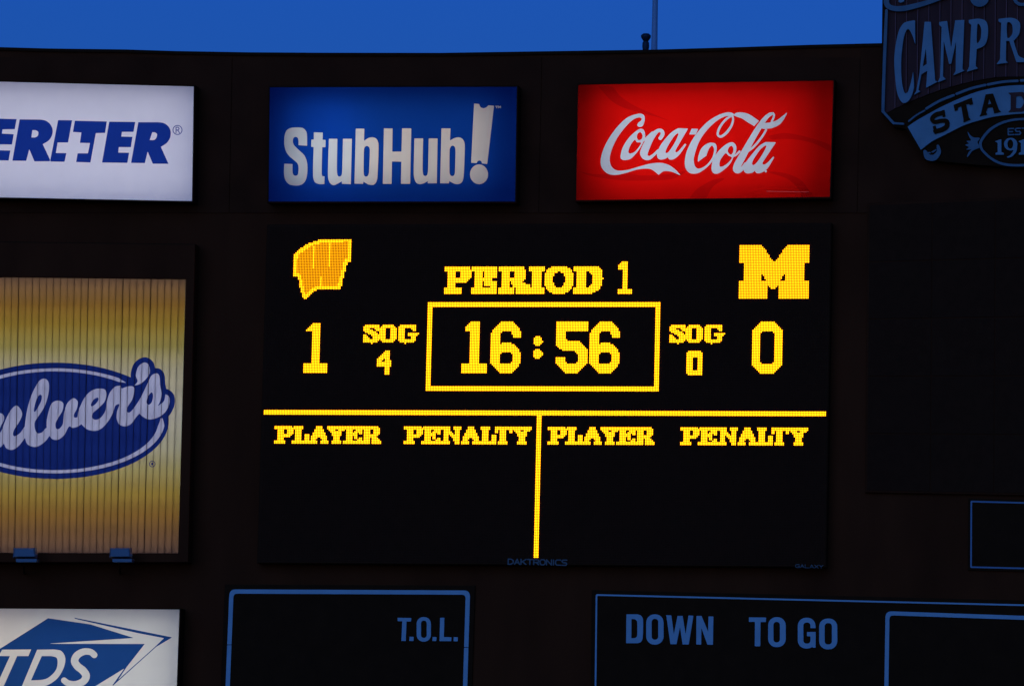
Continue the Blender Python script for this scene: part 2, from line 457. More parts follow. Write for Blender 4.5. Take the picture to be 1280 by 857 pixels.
# ================================================================== backlit signs
def light_box(th, q, depth, tubes, tube_mat, frame_t, horiz=False, margin=0.07, seed=1, strengths=None, inset=0.13):
    bk = P3s(q, depth); inner = MB()
    # open box: back sheet and four sides, a little inside the retainer
    fr = P3s(q, depth-0.004); bb = fr-nrm*(depth-0.07)
    inner.add(np.vstack([fr, bb]), [(7, 6, 5, 4), (0, 1, 5, 4), (1, 2, 6, 5), (2, 3, 7, 6), (3, 0, 4, 7)])
    inner.build('light_box', m_inbox, th)
    g1 = grow(q, frame_t); fm = MB()
    g0 = grow(q, 0.02)
    for i in range(4):
        j = (i+1) % 4
        a = P3s([g1[i], g1[j], g0[j], g0[i]], depth+0.012); b2 = a-nrm*(depth-0.06+0.012)
        fm.add(np.vstack([a, b2]), BOXF)
    fm.build('frame', m_black, th)
    rnd = random.Random(seed)
    for k in range(tubes):
        u = (k+0.5)/tubes; u = margin+u*(1-2*margin)
        a = quad_of(q, u, inset) if not horiz else quad_of(q, 0.005, u)
        b = quad_of(q, u, 1-inset) if not horiz else quad_of(q, 0.995, u)
        s = strengths[k] if strengths else 1.0
        mm = tube_mat(s, k)
        MB().tube(P3(a[0], a[1], 0.17), P3(b[0], b[1], 0.17), 0.03, n=6).build('lamp_tube', mm, th)
_tm = {}
def tube_m(base, col):
    def f(s, k):
        c = col(k) if callable(col) else col
        key = (round(base*s, 2), c)
        if key not in _tm: _tm[key] = emit('fluorescent_tube', c, base*s)
        return _tm[key]
    return f
def sign_face(th, q, depth, shapes, names, m_bg, m_let, st=0.5, bgname='face', let_mats=None, labels=None, extra_layers=None):
    """one sheet split by the lettering: the pieces meet edge to edge in the same plane"""
    b = np.array(q); box = (b[:, 0].min()-2, b[:, 1].min()-2, b[:, 0].max()+2, b[:, 1].max()+2)
    vv, tt, cen = regions(shapes, box, st, border=q)
    ok = area_ok(vv, tt) & inside_poly(q, cen); tt = tt[ok]; cen = cen[ok]
    fs = np.array([sh.f(cen) for sh in shapes]); lab = np.where(fs.min(0) < 0, (fs < 0).argmax(0), -1)
    for k in range(-1, len(shapes)):
        t = tt[lab == k]
        if not len(t): continue
        a = vv[t]; cr = (a[:, 1, 0]-a[:, 0, 0])*(a[:, 2, 1]-a[:, 0, 1])-(a[:, 1, 1]-a[:, 0, 1])*(a[:, 2, 0]-a[:, 0, 0])
        t = np.where((cr > 0)[:, None], t[:, ::-1], t)
        used = np.unique(t); mp = -np.ones(len(vv), int); mp[used] = range(len(used))
        m = m_bg if k < 0 else (let_mats[k] if let_mats else m_let)
        mesh_obj(bgname if k < 0 else names[k], P3s(vv[used], depth), mp[t], m, th, label=None if k < 0 or not labels else labels[k])
def c(*p): return tuple(p)+('c',)
DB = 0.45
cool = (0.72, 0.79, 1.0)

# --- white sign with slanted blue lettering
Z5, Z6 = Z(0, 140, 10.667), Z(110, 140, 9.143)
q1 = [(-66, 100.6), (242.2, 108.2), (240, 251.4), (-68, 245.4)]
Ep = [(-128, 88), (222, 97), (197, 230), (33, 232), (24, 290), (183, 297), (160, 435), (-3, 432), (-16, 512), (138, 515), (115, 648), (-222, 642)]
shp = [Shape([('P', [(-640, 78), (-440, 82), (-400, 330), (-300, 86), (-160, 88), (-250, 640), (-400, 638), (-350, 330), (-470, 636), (-540, 635), (-580, 330), (-640, 632), (-770, 630)])], Z5),
       Shape([('P', Ep)], Z5),
       Shape([('C', [c(262, 100), c(540, 103), (610, 118), (670, 165), (702, 240), (690, 320), (645, 385), c(570, 430), c(668, 640), c(664, 658), c(458, 658), c(390, 497), c(350, 652), c(165, 650)]),
              ('-C', [c(432, 243), c(475, 244), (506, 262), (512, 290), (502, 320), (470, 340), c(418, 341)])], Z5),
       Shape([('P', [(775, 110), (962, 112), (908, 408), (768, 408), (745, 548), (885, 550), (860, 665), (672, 661), (670, 645)])], Z5),
       Shape([('P', [(998, 118), (1424, 128), (1401, 280), (1278, 283), (1206, 674), (1015, 668), (1035, 552), (1172, 553), (1200, 415), (1065, 412), (1085, 275), (972, 268)])], Z5),
       Shape([('P', [(243, 112), (540, 115), (520, 228), (388, 228), (380, 282), (508, 285), (490, 403), (352, 402), (345, 465), (470, 467), (450, 582), (160, 578)])], Z6),
       Shape([('C', [c(575, 118), c(800, 118), (865, 128), (918, 165), (945, 225), (938, 295), (900, 355), c(833, 400), c(920, 593), c(740, 592), c(682, 452), c(650, 585), c(492, 582)]),
              ('-C', [c(735, 232), c(765, 234), (787, 250), (788, 275), (775, 305), (750, 321), c(705, 321)])], Z6),
       Shape([('O', (1023, 207, 56, 56)), ('-O', (1023, 207, 47, 47)), ('L', [(1006, 240, 9), (1006, 176, 9), (1030, 176, 9), (1042, 190, 9), (1030, 208, 9), (1008, 208, 9)]), ('L', [(1024, 208, 9), (1046, 240, 9)])], Z6, 9.143)]
a_white = acrylic('white_acrylic', (0.78, 0.78, 0.80)); a_navy = acrylic('blue_vinyl', (0.010, 0.040, 0.27))
th = Thing('advertising_sign', 'white backlit sign with bold slanted blue lettering and a cross, at the upper left', 'sign', P3(87, 250, 0), 'backlit sponsor signs')
light_box(th, q1, DB, 14, tube_m(2.25, (0.90, 0.87, 0.94)), 1.6, margin=0.01, inset=0.04)
sign_face(th, q1, DB, shp, ['letter']*7+['registered_mark'], a_white, a_navy, 0.4)

# --- blue sign
Z7, Z8 = Z(350, 120, 7.143), Z(490, 120, 7.144)
q2 = [(337.2, 109.3), (646.0, 108.6), (643.8, 251.8), (335.6, 251.8)]
shp = [Shape([('C', [c(242, 445), c(165, 440), (165, 400), (157, 374), (138, 366), (120, 378), (115, 410), (127, 442), (170, 485), (215, 528), (238, 580), (245, 640), (240, 715), (220, 768), (180, 796), (130, 800), (80, 788), (48, 750), (36, 690), c(38, 605), c(112, 608), (112, 680), (122, 706), (143, 713), (160, 700), (166, 650), (157, 605), (120, 570), (80, 535), (52, 490), (38, 430), (42, 350), (62, 305), (100, 285), (155, 281), (207, 289), (238, 330)])], Z7),
       Shape([('C', [c(302, 325), c(382, 327), c(380, 392), c(407, 393), c(405, 458), c(377, 458), (372, 690), c(378, 717), c(398, 717), c(396, 787), (350, 787), (310, 768), (295, 710), c(300, 458), c(278, 455), c(280, 390), c(302, 390)])], Z7),
       Shape([('C', [c(437, 383), c(512, 383), (508, 660), (514, 708), (532, 720), (550, 706), (556, 660), c(562, 383), c(642, 383), c(632, 787), c(552, 785), c(553, 762), (520, 780), (480, 797), (448, 780), (430, 735), (428, 660)])], Z7),
       Shape([('C', [c(677, 292), c(753, 293), c(750, 402), (790, 376), (830, 370), (865, 388), (880, 440), (872, 690), (863, 760), (835, 793), (790, 790), c(745, 765), c(742, 785), c(665, 783)]), ('-C', [(750, 480), (758, 456), (777, 447), (796, 460), (802, 490), (795, 680), (786, 711), (768, 721), (751, 708), (746, 670)])], Z7),
       Shape([('P', [(-72, 290), (5, 291), (2, 497), (85, 498), (90, 290), (172, 291), (162, 785), (80, 784), (84, 587), (0, 585), (-4, 785), (-82, 785)])], Z8),
       Shape([('C', [c(200, 380), c(278, 380), (273, 650), (279, 703), (297, 715), (315, 703), (322, 655), c(328, 380), c(407, 380), c(400, 780), c(320, 780), c(318, 760), (285, 780), (245, 788), (213, 770), (196, 720), (194, 650)])], Z8),
       Shape([('C', [c(442, 290), c(522, 291), c(518, 398), (560, 376), (600, 370), (635, 390), (650, 440), (642, 690), (630, 760), (600, 785), (560, 785), c(512, 760), c(508, 780), c(430, 780)]), ('-C', [(515, 480), (526, 452), (543, 444), (560, 455), (567, 490), (562, 680), (554, 708), (539, 716), (522, 708), (513, 680)])], Z8),
       Shape([('C', [c(733, 68), c(778, 72), (790, 100), (820, 110), (848, 98), c(858, 84), c(911, 88), c(850, 608), c(803, 603), (796, 583), (778, 577), (762, 587), c(757, 600), c(707, 597)]), ('O', (777, 700, 81, 88))], Z8),
       Shape([('L', [(925, 92, 7), (945, 92, 7)]), ('L', [(935, 92, 7), (935, 108, 7)]), ('L', [(951, 108, 7), (952, 91, 7), (961, 104, 7), (969, 91, 7), (971, 108, 7)])], Z8, 7.144)]
a_blue = acrylic('royal_blue_acrylic', (0.004, 0.044, 0.27)); a_wl = acrylic('warm_white_vinyl', (0.60, 0.56, 0.50))
th = Thing('advertising_sign', 'royal blue backlit sign with tall white condensed lettering and a ticket shaped exclamation mark', 'sign', P3(490, 252, 0), 'backlit sponsor signs')
light_box(th, q2, DB, 12, tube_m(2.9, lambda k: (0.78, 0.88, 1.0) if k < 4 else (1.0, 0.93, 0.84)), 1.6, strengths=[0.75, 1.25, 1.55, 1.45, 1.1, 1.0, .95, .9, .85, .85, .9, .75])
sign_face(th, q2, DB, shp, ['letter']*7+['exclamation_mark', 'trade_mark'], a_blue, a_wl, 0.4)

# --- red sign with white script
Z1, Z2 = Z(745, 130, 8.571), Z(845, 130, 8.571)
q3 = [(722.6, 106.0), (1041.8, 100.8), (1037.2, 246.2), (720.2, 250.2)]
w1 = Shape([('C', [(488, 106), (450, 106), (330, 150), (200, 280), (100, 440), (52, 580), (58, 675), (118, 742), (200, 762), (300, 745), (450, 702), (560, 694), (612, 712), c(672, 760), (722, 723), (800, 724), c(906, 766), (862, 715), (790, 660), (700, 632), (580, 640), (450, 675), (330, 708), (235, 714), (172, 680), (147, 600), (165, 500), (230, 360), (330, 230), (400, 168), (462, 145), (489, 158), (480, 182), (452, 203), (443, 232), (465, 247), (500, 235), (521, 180), (518, 130)])], Z1)
o1 = Shape([('C', [(262, 560), (285, 470), (350, 365), (430, 290), (480, 267), (515, 285), (527, 340), (515, 390), (480, 460), (430, 530), (370, 588), (310, 602), (272, 592)]),
            ('-C', [(347, 505), (370, 440), (415, 385), (440, 412), (482, 414), (462, 460), (415, 512), (375, 531), (352, 526)]),
            ('-C', [(438, 350), (447, 318), (475, 303), (495, 325), (498, 358), (482, 383), (457, 388), (442, 372)])], Z1)
c1 = Shape([('S', [(480, 405, 20), (520, 383, 24), (560, 350, 26), (605, 310, 30)]),
            ('S', [(688, 368, 38), (712, 328, 42), (704, 290, 38), (658, 290, 40), (600, 350, 60), (548, 435, 80), (514, 525, 84), (530, 568, 62), (572, 578, 40), (620, 545, 28), (665, 500, 26)])], Z1, 8.571)
abody = [c(986, 265), c(880, 260), (800, 312), (700, 430), (657, 520), (658, 573), (690, 597), (735, 590), c(768, 572), (792, 597), (840, 588), (900, 535), c(968, 435), c(952, 425), (900, 488), (868, 518), (850, 510), (862, 478)]
ahole = [(745, 520), (765, 460), (830, 355), (868, 318), (884, 322), (855, 395), (805, 478), (768, 522)]
a1 = Shape([('C', abody), ('-C', ahole)], Z1)
hy = Shape([('P', [(1025, 265), (1095, 268), (1068, 328), (998, 328)])], Z1)
C2 = Shape([('C', [(612, 102), (562, 90), (492, 105), (430, 132), (340, 190), (260, 270), (190, 360), (140, 450), (108, 530), (93, 620), (103, 690), (140, 735), (190, 748), (250, 735), (330, 680), (400, 600), (430, 520), (435, 455), (415, 422), c(372, 416), c(374, 434), (398, 458), (408, 500), (385, 580), (330, 650), (270, 688), (230, 692), (202, 665), (190, 600), (200, 540), (218, 480), (250, 400), (300, 320), (370, 240), (450, 172), (520, 137), (570, 130), (612, 128)]),
            ('C', [c(234, 622), (241, 555), (272, 478), (322, 432), (378, 414), c(402, 432), (362, 466), (338, 515), c(325, 555), (292, 578), (262, 600)]),
            ('S', [(602, 120, 22), (612, 170, 22), (590, 240, 24), (540, 310, 28), (482, 350, 26), (447, 328, 24), (462, 265, 24), (510, 192, 24), (560, 148, 22), (602, 124, 20)])], Z2, 8.571)
o2 = Shape([('C', [(380, 690), (400, 590), (460, 500), (540, 430), (600, 410), (640, 440), (645, 500), (620, 560), (580, 640), (520, 700), (450, 745), (400, 740)]), ('-C', [(465, 640), (480, 590), (530, 530), (560, 552), (598, 577), (560, 630), (500, 670), (470, 670)]),
            ('-C', [(555, 500), (567, 465), (598, 450), (615, 480), (610, 520), (590, 543), (566, 530)]), ('S', [(600, 563, 20), (640, 548, 20), (680, 510, 24)])], Z2, 8.571)
l2 = Shape([('S', [(1040, 104, 26), (1008, 112, 38), (960, 152, 46), (890, 250, 58), (800, 400, 64), (712, 560, 76), (662, 650, 80), (648, 700, 76), (672, 715, 54), (710, 690, 40), (745, 640, 30)]), ('S', [(1020, 102, 20), (1048, 112, 22), (1046, 145, 20), (1026, 188, 22)]),
            ('S', [(965, 278, 22), (930, 340, 22), (860, 430, 24), (800, 486, 24), (735, 528, 26)])], Z2, 8.571)
rib = Shape([('C', [c(612, 122), (645, 97), (700, 91), (770, 106), (840, 148), c(888, 182), c(838, 237), (780, 205), (710, 158), (650, 138)]),
             ('C', [c(947, 205), (1000, 200), (1070, 180), (1130, 140), c(1192, 88), (1165, 150), (1110, 220), (1040, 255), (960, 268), c(903, 262)]),
             ('-S', [(900, 186, 7), (842, 262, 7)]), ('-S', [(958, 176, 7), (892, 262, 7)])], Z2, 8.571)
a2 = Shape([('C', [c(1071, 412), c(960, 408), (890, 452), (790, 570), (727, 660), (727, 715), (760, 744), (820, 735), c(845, 716), (867, 742), (920, 734), (980, 690), c(1053, 572), c(1040, 565), (980, 630), (945, 650), (926, 638), (940, 608)]), ('-C', [(815, 640), (832, 590), (900, 492), (950, 450), (970, 452), (932, 530), (872, 620), (832, 655)])], Z2)
rg = Shape([('O', (962, 722, 12, 12))], Z2); leg = Shape([('L', [(958.5, 239.2, .9), (1011, 240.0, .9)])])
leg2 = leg
Zc = Z(700, 90, 3.556)
sw = [Shape([('C', [c(170, 64), (230, 66), (270, 110), (340, 155), (480, 215), (430, 200), (300, 165), (230, 130)])], Zc),
      Shape([('C', [c(78, 440), (160, 455), (260, 445), (360, 460), (470, 455), (560, 440), (500, 475), (400, 482), (280, 482), (150, 465)])], Zc),
      Shape([('C', [c(925, 285), (1000, 272), (1100, 290), (1200, 325), c(1203, 355), (1120, 315), (1020, 298), (940, 300)])], Zc),
      Shape([('C', [(925, 445), (1000, 450), (1070, 480), (1110, 530), c(1135, 556), c(1075, 557), (1060, 520), (1010, 475)])], Zc),
      Shape([('C', [c(575, 562), (610, 520), (680, 480), (730, 475), (680, 510), c(650, 562)])], Zc)]
a_red = acrylic('red_acrylic', (0.62, 0.0040, 0.0030), 0.12); a_red2 = acrylic('dark_red_ribbon_print', (0.47, 0.0028, 0.0030)); a_w3 = acrylic('white_script_vinyl', (0.45, 0.51, 0.55)); a_leg = acrylic('pale_small_print', (0.6, 0.07, 0.07))
th = Thing('advertising_sign', 'red backlit sign with flowing white script lettering at the upper right', 'sign', P3(880, 248, 0), 'backlit sponsor signs')
light_box(th, q3, DB, 12, tube_m(3.8, (0.88, 0.88, 0.92)), 1.6, inset=0.08, strengths=[.8, 1.1, 1.15, 1.1, 1.1, 1.05, 1, 1, .95, .85, .75, .6])
shp3 = [w1, o1, c1, a1, hy, C2, o2, l2, a2, rib, rg, leg]+sw
sign_face(th, q3, DB, shp3, ['letter', 'letter', 'letter', 'letter', 'hyphen', 'letter', 'letter', 'letter', 'letter', 'ribbon_tail', 'registered_mark', 'small_print']+['printed_ribbon']*5,
          a_red, a_w3, 0.4, let_mats=[a_w3]*11+[a_leg]+[a_red2]*5)

# --- white sign with a blue arrow emblem, lower left
Z12, Z13 = Z(0, 755, 8.4), Z(100, 755, 8.4)
q4 = [(-86, 759.6), (224.4, 761.2), (219.2, 905), (-92, 901)]
let = [Shape([('P', [(22, 473), (328, 470), (298, 540), (180, 540), (28, 880), (-52, 880), (105, 540), (-14, 540)])], Z12),
       Shape([('C', [c(390, 473), c(570, 470), (645, 488), (685, 560), (670, 660), (610, 765), (520, 835), (430, 862), c(225, 868)]), ('-C', [c(438, 540), c(535, 540), (590, 555), (605, 600), (590, 680), (530, 750), (460, 786), c(325, 795)])], Z12),
       Shape([('S', [(990, 528, 66), (950, 497, 66), (880, 494, 70), (812, 530, 76), (783, 590, 78), (812, 645, 80), (868, 690, 82), (903, 745, 82), (878, 803, 76), (800, 838, 74), (720, 828, 66), (672, 795, 62)])], Z12, 8.4)]
emb = Shape([('P', [(-200, 590), (505, 143), (950, 208), (1405, 350), (485, 411), (1520, 413), (1330, 655), (1000, 857), (700, 1040), (-500, 1040), (-420, 720)]),
             ('P', [(778, 137), (1805, 343), (1795, 352), (1642, 442), (1188, 850), (1180, 847), (1316, 655), (1330, 655), (1240, 790), (1620, 450), (1722, 352), (1440, 298), (1140, 230), (790, 150)])]
            + [('-P', [(22, 473), (328, 470), (298, 540), (180, 540), (28, 880), (-52, 880), (105, 540), (-14, 540)])], Z12)
a_w4 = acrylic('ivory_acrylic', (0.62, 0.61, 0.58)); a_b4 = acrylic('deep_blue_vinyl', (0.012, 0.055, 0.21))
th = Thing('advertising_sign', 'ivory backlit sign with blue arrow emblem around three white letters, at the lower left', 'sign', P3(70, 903, 0), 'backlit sponsor signs')
light_box(th, q4, DB, 12, tube_m(3.2, lambda k: (1.0, 0.90, 0.74) if k < 5 else (0.97, 0.96, 0.88)), 1.6, margin=0.02, inset=0.06)
sign_face(th, q4, DB, let+[emb], ['letter']*3+['arrow_emblem'], a_w4, a_b4, 0.4, let_mats=[a_w4]*3+[a_b4])

# ================================================================== louvred billboard (27 slats in view), printed across the slats
Z3, Z4 = Z(0, 440, 6.592), Z(100, 440, 6.592)
q5 = [(-98.3, 345.4), (232.3, 349.2), (222.7, 691.0), (-101, 690.2)]
NS = 38
CL = dict(u1=Shape([('C', [(-60, 505), (0, 500), (30, 520), (32, 560), (10, 600), (-15, 650), (-60, 640)]), ('S', [(-60, 780, 40), (-5, 760, 46), (30, 715, 40)])], Z3, 6.592),
          u2=Shape([('C', [(133, 440), (168, 468), (182, 515), (155, 580), (118, 635), (107, 675), (122, 692), (165, 665), (210, 608), (235, 640), (205, 705), (150, 775), (100, 803), (52, 790), (25, 740), (5, 760), (-20, 700), (15, 640), (45, 560), (88, 478)])], Z3),
          l=Shape([('C', [(372, 218), (402, 255), (400, 335), (370, 440), (320, 522), (287, 575), (288, 630), (308, 666), (345, 660), (380, 625), (415, 640), (405, 690), (368, 738), (312, 774), (262, 776), (218, 745), (203, 660), (210, 560), (232, 440), (270, 330), (325, 235)]), ('-C', [(332, 350), (345, 360), (340, 400), (310, 460), (287, 491), (279, 480), (290, 420), (312, 365)])], Z3),
          v=Shape([('C', [(478, 398), (520, 420), (515, 480), (480, 540), (458, 585), (462, 627), (488, 630), (518, 590), (528, 500), (555, 420), (605, 379), (640, 405), (635, 460), (610, 510), (614, 538), (655, 535), (690, 560), (672, 590), (640, 612), (600, 622), (568, 612), (530, 680), (482, 718), (438, 718), (408, 690), (388, 640), (385, 570), (400, 490), (428, 420)])], Z3),
          e=Shape([('C', [(-12, 480), (5, 440), (40, 370), (90, 320), (150, 300), (203, 307), (218, 350), (200, 410), (150, 462), (106, 502), (100, 540), (130, 556), (172, 538), (210, 480), (222, 400), (248, 330), (290, 284), c(336, 275), c(342, 300), (400, 281), (440, 285), (447, 320), (430, 390), (392, 450), (385, 488), (410, 495), (450, 452), (505, 365), (560, 250), (592, 190), (635, 175), (655, 200), (660, 270), (672, 340), (660, 405), c(638, 445), (690, 405), c(705, 345), (735, 370), (735, 430), (700, 495), (640, 538), (570, 553), (520, 532), c(490, 505), (462, 535), (420, 590), (370, 610), (325, 595), (303, 550), (305, 490), (325, 430), (292, 440), (270, 500), (230, 572), (170, 632), (110, 647), (50, 630), (10, 590), (-20, 560)]),
                   ('-C', [(90, 430), (110, 392), (145, 373), (152, 392), (130, 425), (97, 446)]), ('-C', [(548, 412), (563, 360), (590, 330), (602, 360), (592, 410), (567, 432)])], Z4),
          ap=Shape([('C', [(530, 85), (568, 108), (575, 170), (540, 225), (492, 262), c(443, 276), (475, 240), (460, 190), (480, 120)])], Z4))
def ell(q, cx, cy, a, b): return (np.hypot((q[:, 0]-cx)/a, (q[:, 1]-cy)/b)-1)*min(a, b)
EC = (68.5, 525.6)
def f_let(q): return np.minimum.reduce([s.f(q, 8.0) for s in CL.values()])
def f_out(q):
    e = ell(q, *EC, 142.5, 72.6)
    s = CL['e'].f(q, 9.0); s = np.where(q[:, 0] < 172, 9.0, s)
    return np.minimum(e, np.minimum(s, CL['ap'].f(q, 9.0))-6.6)
def f_ring(q):
    e = ell(q, *EC, 133.6, 63.6); r = np.abs(e)-1.9
    ang = np.degrees(np.arctan2(q[:, 1]-EC[1], q[:, 0]-EC[0]))      # 0 right, 90 down
    x, y = q[:, 0], q[:, 1]
    cut = (x > 158) & (y < 522.5)
    taper = np.where((y < 500) & (x > 148), (x-148)*0.19, 0)+np.where((x > 190) & (y > 522) & (y < 532), (532-y)*0.14, 0)
    return np.where(cut, 2.0, r+taper)
RM = Shape([('O', (190.3, 579.5, 4, 4)), ('-O', (190.3, 579.5, 3.1, 3.1)), ('O', (190.3, 579.5, 1.4, 1.8))])
def layers(q):
    return [f_out(q), np.minimum(f_let(q), f_ring(q)), RM.f(q)]
gaps = []; rg5 = random.Random(3)
for k in range(NS+1):
    gw = 0.36+(0.35 if k in (14, 24, 29, 33) else 0)+rg5.uniform(-0.1, 0.12)
    gaps.append(gw if 0 < k < NS else 0.02)
cuts = []
slq = []
for k in range(NS):
    u0, u1 = k/NS, (k+1)/NS; g0, g1_ = gaps[k]/2/8.6/NS, gaps[k+1]/2/8.6/NS
    sq = [quad_of(q5, u0+g0, 0), quad_of(q5, u1-g1_, 0), quad_of(q5, u1-g1_, 1), quad_of(q5, u0+g0, 1)]
    slq.append(sq); cuts += [(tuple(sq[0]), tuple(sq[3])), (tuple(sq[1]), tuple(sq[2]))]
vv, tt, cen = regions([lambda q: np.full(len(q), 1.0)], (-104, 343, 236, 694), 0.5, border=q5, extra=layers, cuts=cuts)
ok = area_ok(vv, tt); tt = tt[ok]; cen = cen[ok]
fo, fl, fm_ = f_out(cen), np.minimum(f_let(cen), f_ring(cen)), RM.f(cen)
mi = np.where(fl < 0, 2, np.where((fo < 0) | (fm_ < 0), 1, 0))
tv = (np.array([0.0]))
ramp = [(0.0, (0.34, 0.185, 0.085)), (0.10, (0.37, 0.185, 0.030)), (0.17, (0.44, 0.27, 0.035)), (0.25, (0.46, 0.36, 0.085)), (0.34, (0.60, 0.52, 0.28)), (0.50, (0.64, 0.57, 0.36)),
        (0.62, (0.56, 0.50, 0.27)), (0.70, (0.50, 0.40, 0.13)), (0.78, (0.46, 0.30, 0.05)), (0.86, (0.36, 0.18, 0.035)), (0.94, (0.25, 0.125, 0.05)), (1.0, (0.17, 0.095, 0.06))]
a_gold = acrylic('golden_print_lit_gradient', (0, 0, 0), 0.10, ramp=ramp); a_cb = acrylic('blue_print', (0.010, 0.026, 0.155)); a_cw = acrylic('white_print', (0.50, 0.50, 0.60))  # golden print colours, with the lit board's dimming at both ends put in
th = Thing('billboard', 'golden yellow slatted billboard with white script on a blue oval', 'billboard', P3(66, 691, 0))
DC = 0.40
light_box(th, q5, DC, 12, tube_m(4.9, (0.79, 0.82, 0.96)), 0.8, horiz=True, margin=0.0)  # tubes behind the slats are added to light the board evenly
top_y = lambda x: 345.4+(x+98.3)*3.8/330.6
uvall = np.column_stack([np.zeros(len(vv)), np.clip((vv[:, 1]-347)/344.0, 0, 1)])
for k, sq in enumerate(slq):
    ins = inside_poly(sq, cen); t = tt[ins]
    if not len(t): continue
    a = vv[t]; cr = (a[:, 1, 0]-a[:, 0, 0])*(a[:, 2, 1]-a[:, 0, 1])-(a[:, 1, 1]-a[:, 0, 1])*(a[:, 2, 0]-a[:, 0, 0])
    t = np.where((cr > 0)[:, None], t[:, ::-1], t)
    used = np.unique(t); mp = -np.ones(len(vv), int); mp[used] = range(len(used))
    mesh_obj('slat', P3s(vv[used], DC+rg5.uniform(-.003, .003)), mp[t], None, th, mats=[a_gold, a_cb, a_cw], midx=mi[ins], uv=uvall[used])
mul = MB()
for k in range(1, NS):
    a, b = quad_of(q5, k/NS, 0), quad_of(q5, k/NS, 1); mul.bar(a, b, gaps[k]+0.5, DC-0.08, DC-0.012)
mul.build('slat_gap_mask', m_black, th, kind='stuff')  # dark strips added behind the gaps to block the bright box interior
# frame of the billboard with its outer reveal
fo_q = [(-112, 301.5), (243.6, 306), (234.8, 702), (-114, 702)]
for a, b, nm in ((0, 1, 'frame_top'), (1, 2, 'frame_side'), (2, 3, 'frame_bottom'), (3, 0, 'frame_side')):
    i = grow(q5, 0.9); V = P3s([fo_q[a], fo_q[b], i[b], i[a]], DC+0.03)
    MB().add(np.vstack([V, V-nrm*(DC-0.03)]), BOXF).build('frame', m_wall, th)
sm = MB()
for a, b in ((0, 1), (1, 2)): sm.bar(fo_q[a], fo_q[b], 2.4, 0.0, 0.25)
sm.build('shadow_gap', m_black, th)

# floodlights on arms below the billboard
for i, (x0, x1) in enumerate(((-103, -76), (16.2, 44.0), (136.8, 163.0))):
    if i == 0: continue
    lab = ['', 'small floodlight in front of the billboard bottom edge, left of the two', 'small floodlight in front of the billboard bottom edge, nearer the right frame'][i]
    xc = (x0+x1)/2
    ft = Thing('floodlight', lab, 'floodlight', P3(xc, 712, 0.1), 'floodlights below the billboard')
    dF = 1.0
    h = MB().quadbox([(x0+1, 684.8), (x1-1, 684.8), (x1, 695.6), (x0, 695.6)], dF-0.10, dF, 0.02)
    h.build('glass', m_glass, ft)
    MB().quadbox([(x0+.4, 684.2), (x1-.4, 684.2), (x1+.4, 696.6), (x0-.4, 696.6)], dF-0.28, dF-0.11, 0.03).build('housing', m_alu, ft)
    MB().quadbox([(x0+3.5, 698.0), (x1+2, 698.0), (x1+1.5, 702), (x0+4, 702)], dF-0.25, dF-0.02).build('ballast_box', m_glass, ft)
    am = MB().tube(P3(xc, 697, dF-0.15), P3(xc, 714, 0.35), 0.022); am.tube(P3(xc, 714, 0.35), P3(xc, 716, 0.0), 0.022)
    am.build('arm', m_black, ft)
    MB().lathe(P3(x1+1.4, 693.3, dF-0.02), nrm, [(-.03, .012), (0, .02), (.02, .012)], 8).build('sparkle_knob', m_glass, ft)  # small knob added in place of the bright sparkle beside the lamp

# ================================================================== lamp matrix display
qD = [(336.4, 283.4), (1036.2, 281.5), (1029.6, 705.5), (324.2, 700.3)]
NC, NR = 352, 208
uu = (np.arange(NC)+0.5)/NC; vr = (np.arange(NR)+0.5)/NR
U, Vv = np.meshgrid(uu, vr)
qa = np.array(qD)
LP = ((1-Vv)[..., None]*((1-U)[..., None]*qa[0]+U[..., None]*qa[1])+Vv[..., None]*((1-U)[..., None]*qa[3]+U[..., None]*qa[2]))   # (NR,NC,2)
def inv(px, py):
    d = (LP[..., 0]-px)**2+(LP[..., 1]-py)**2; r, c_ = np.unravel_index(d.argmin(), d.shape); return r, c_
disp = Thing('scoreboard_display', 'large black lamp matrix display lit with yellow period, clock and penalty lettering', 'scoreboard', P3(680, 703, 0))
DD = 0.30
MB().quadbox(grow(qD, 3.0), 0.0, DD, 0.02).build('cabinet', m_screen, disp)
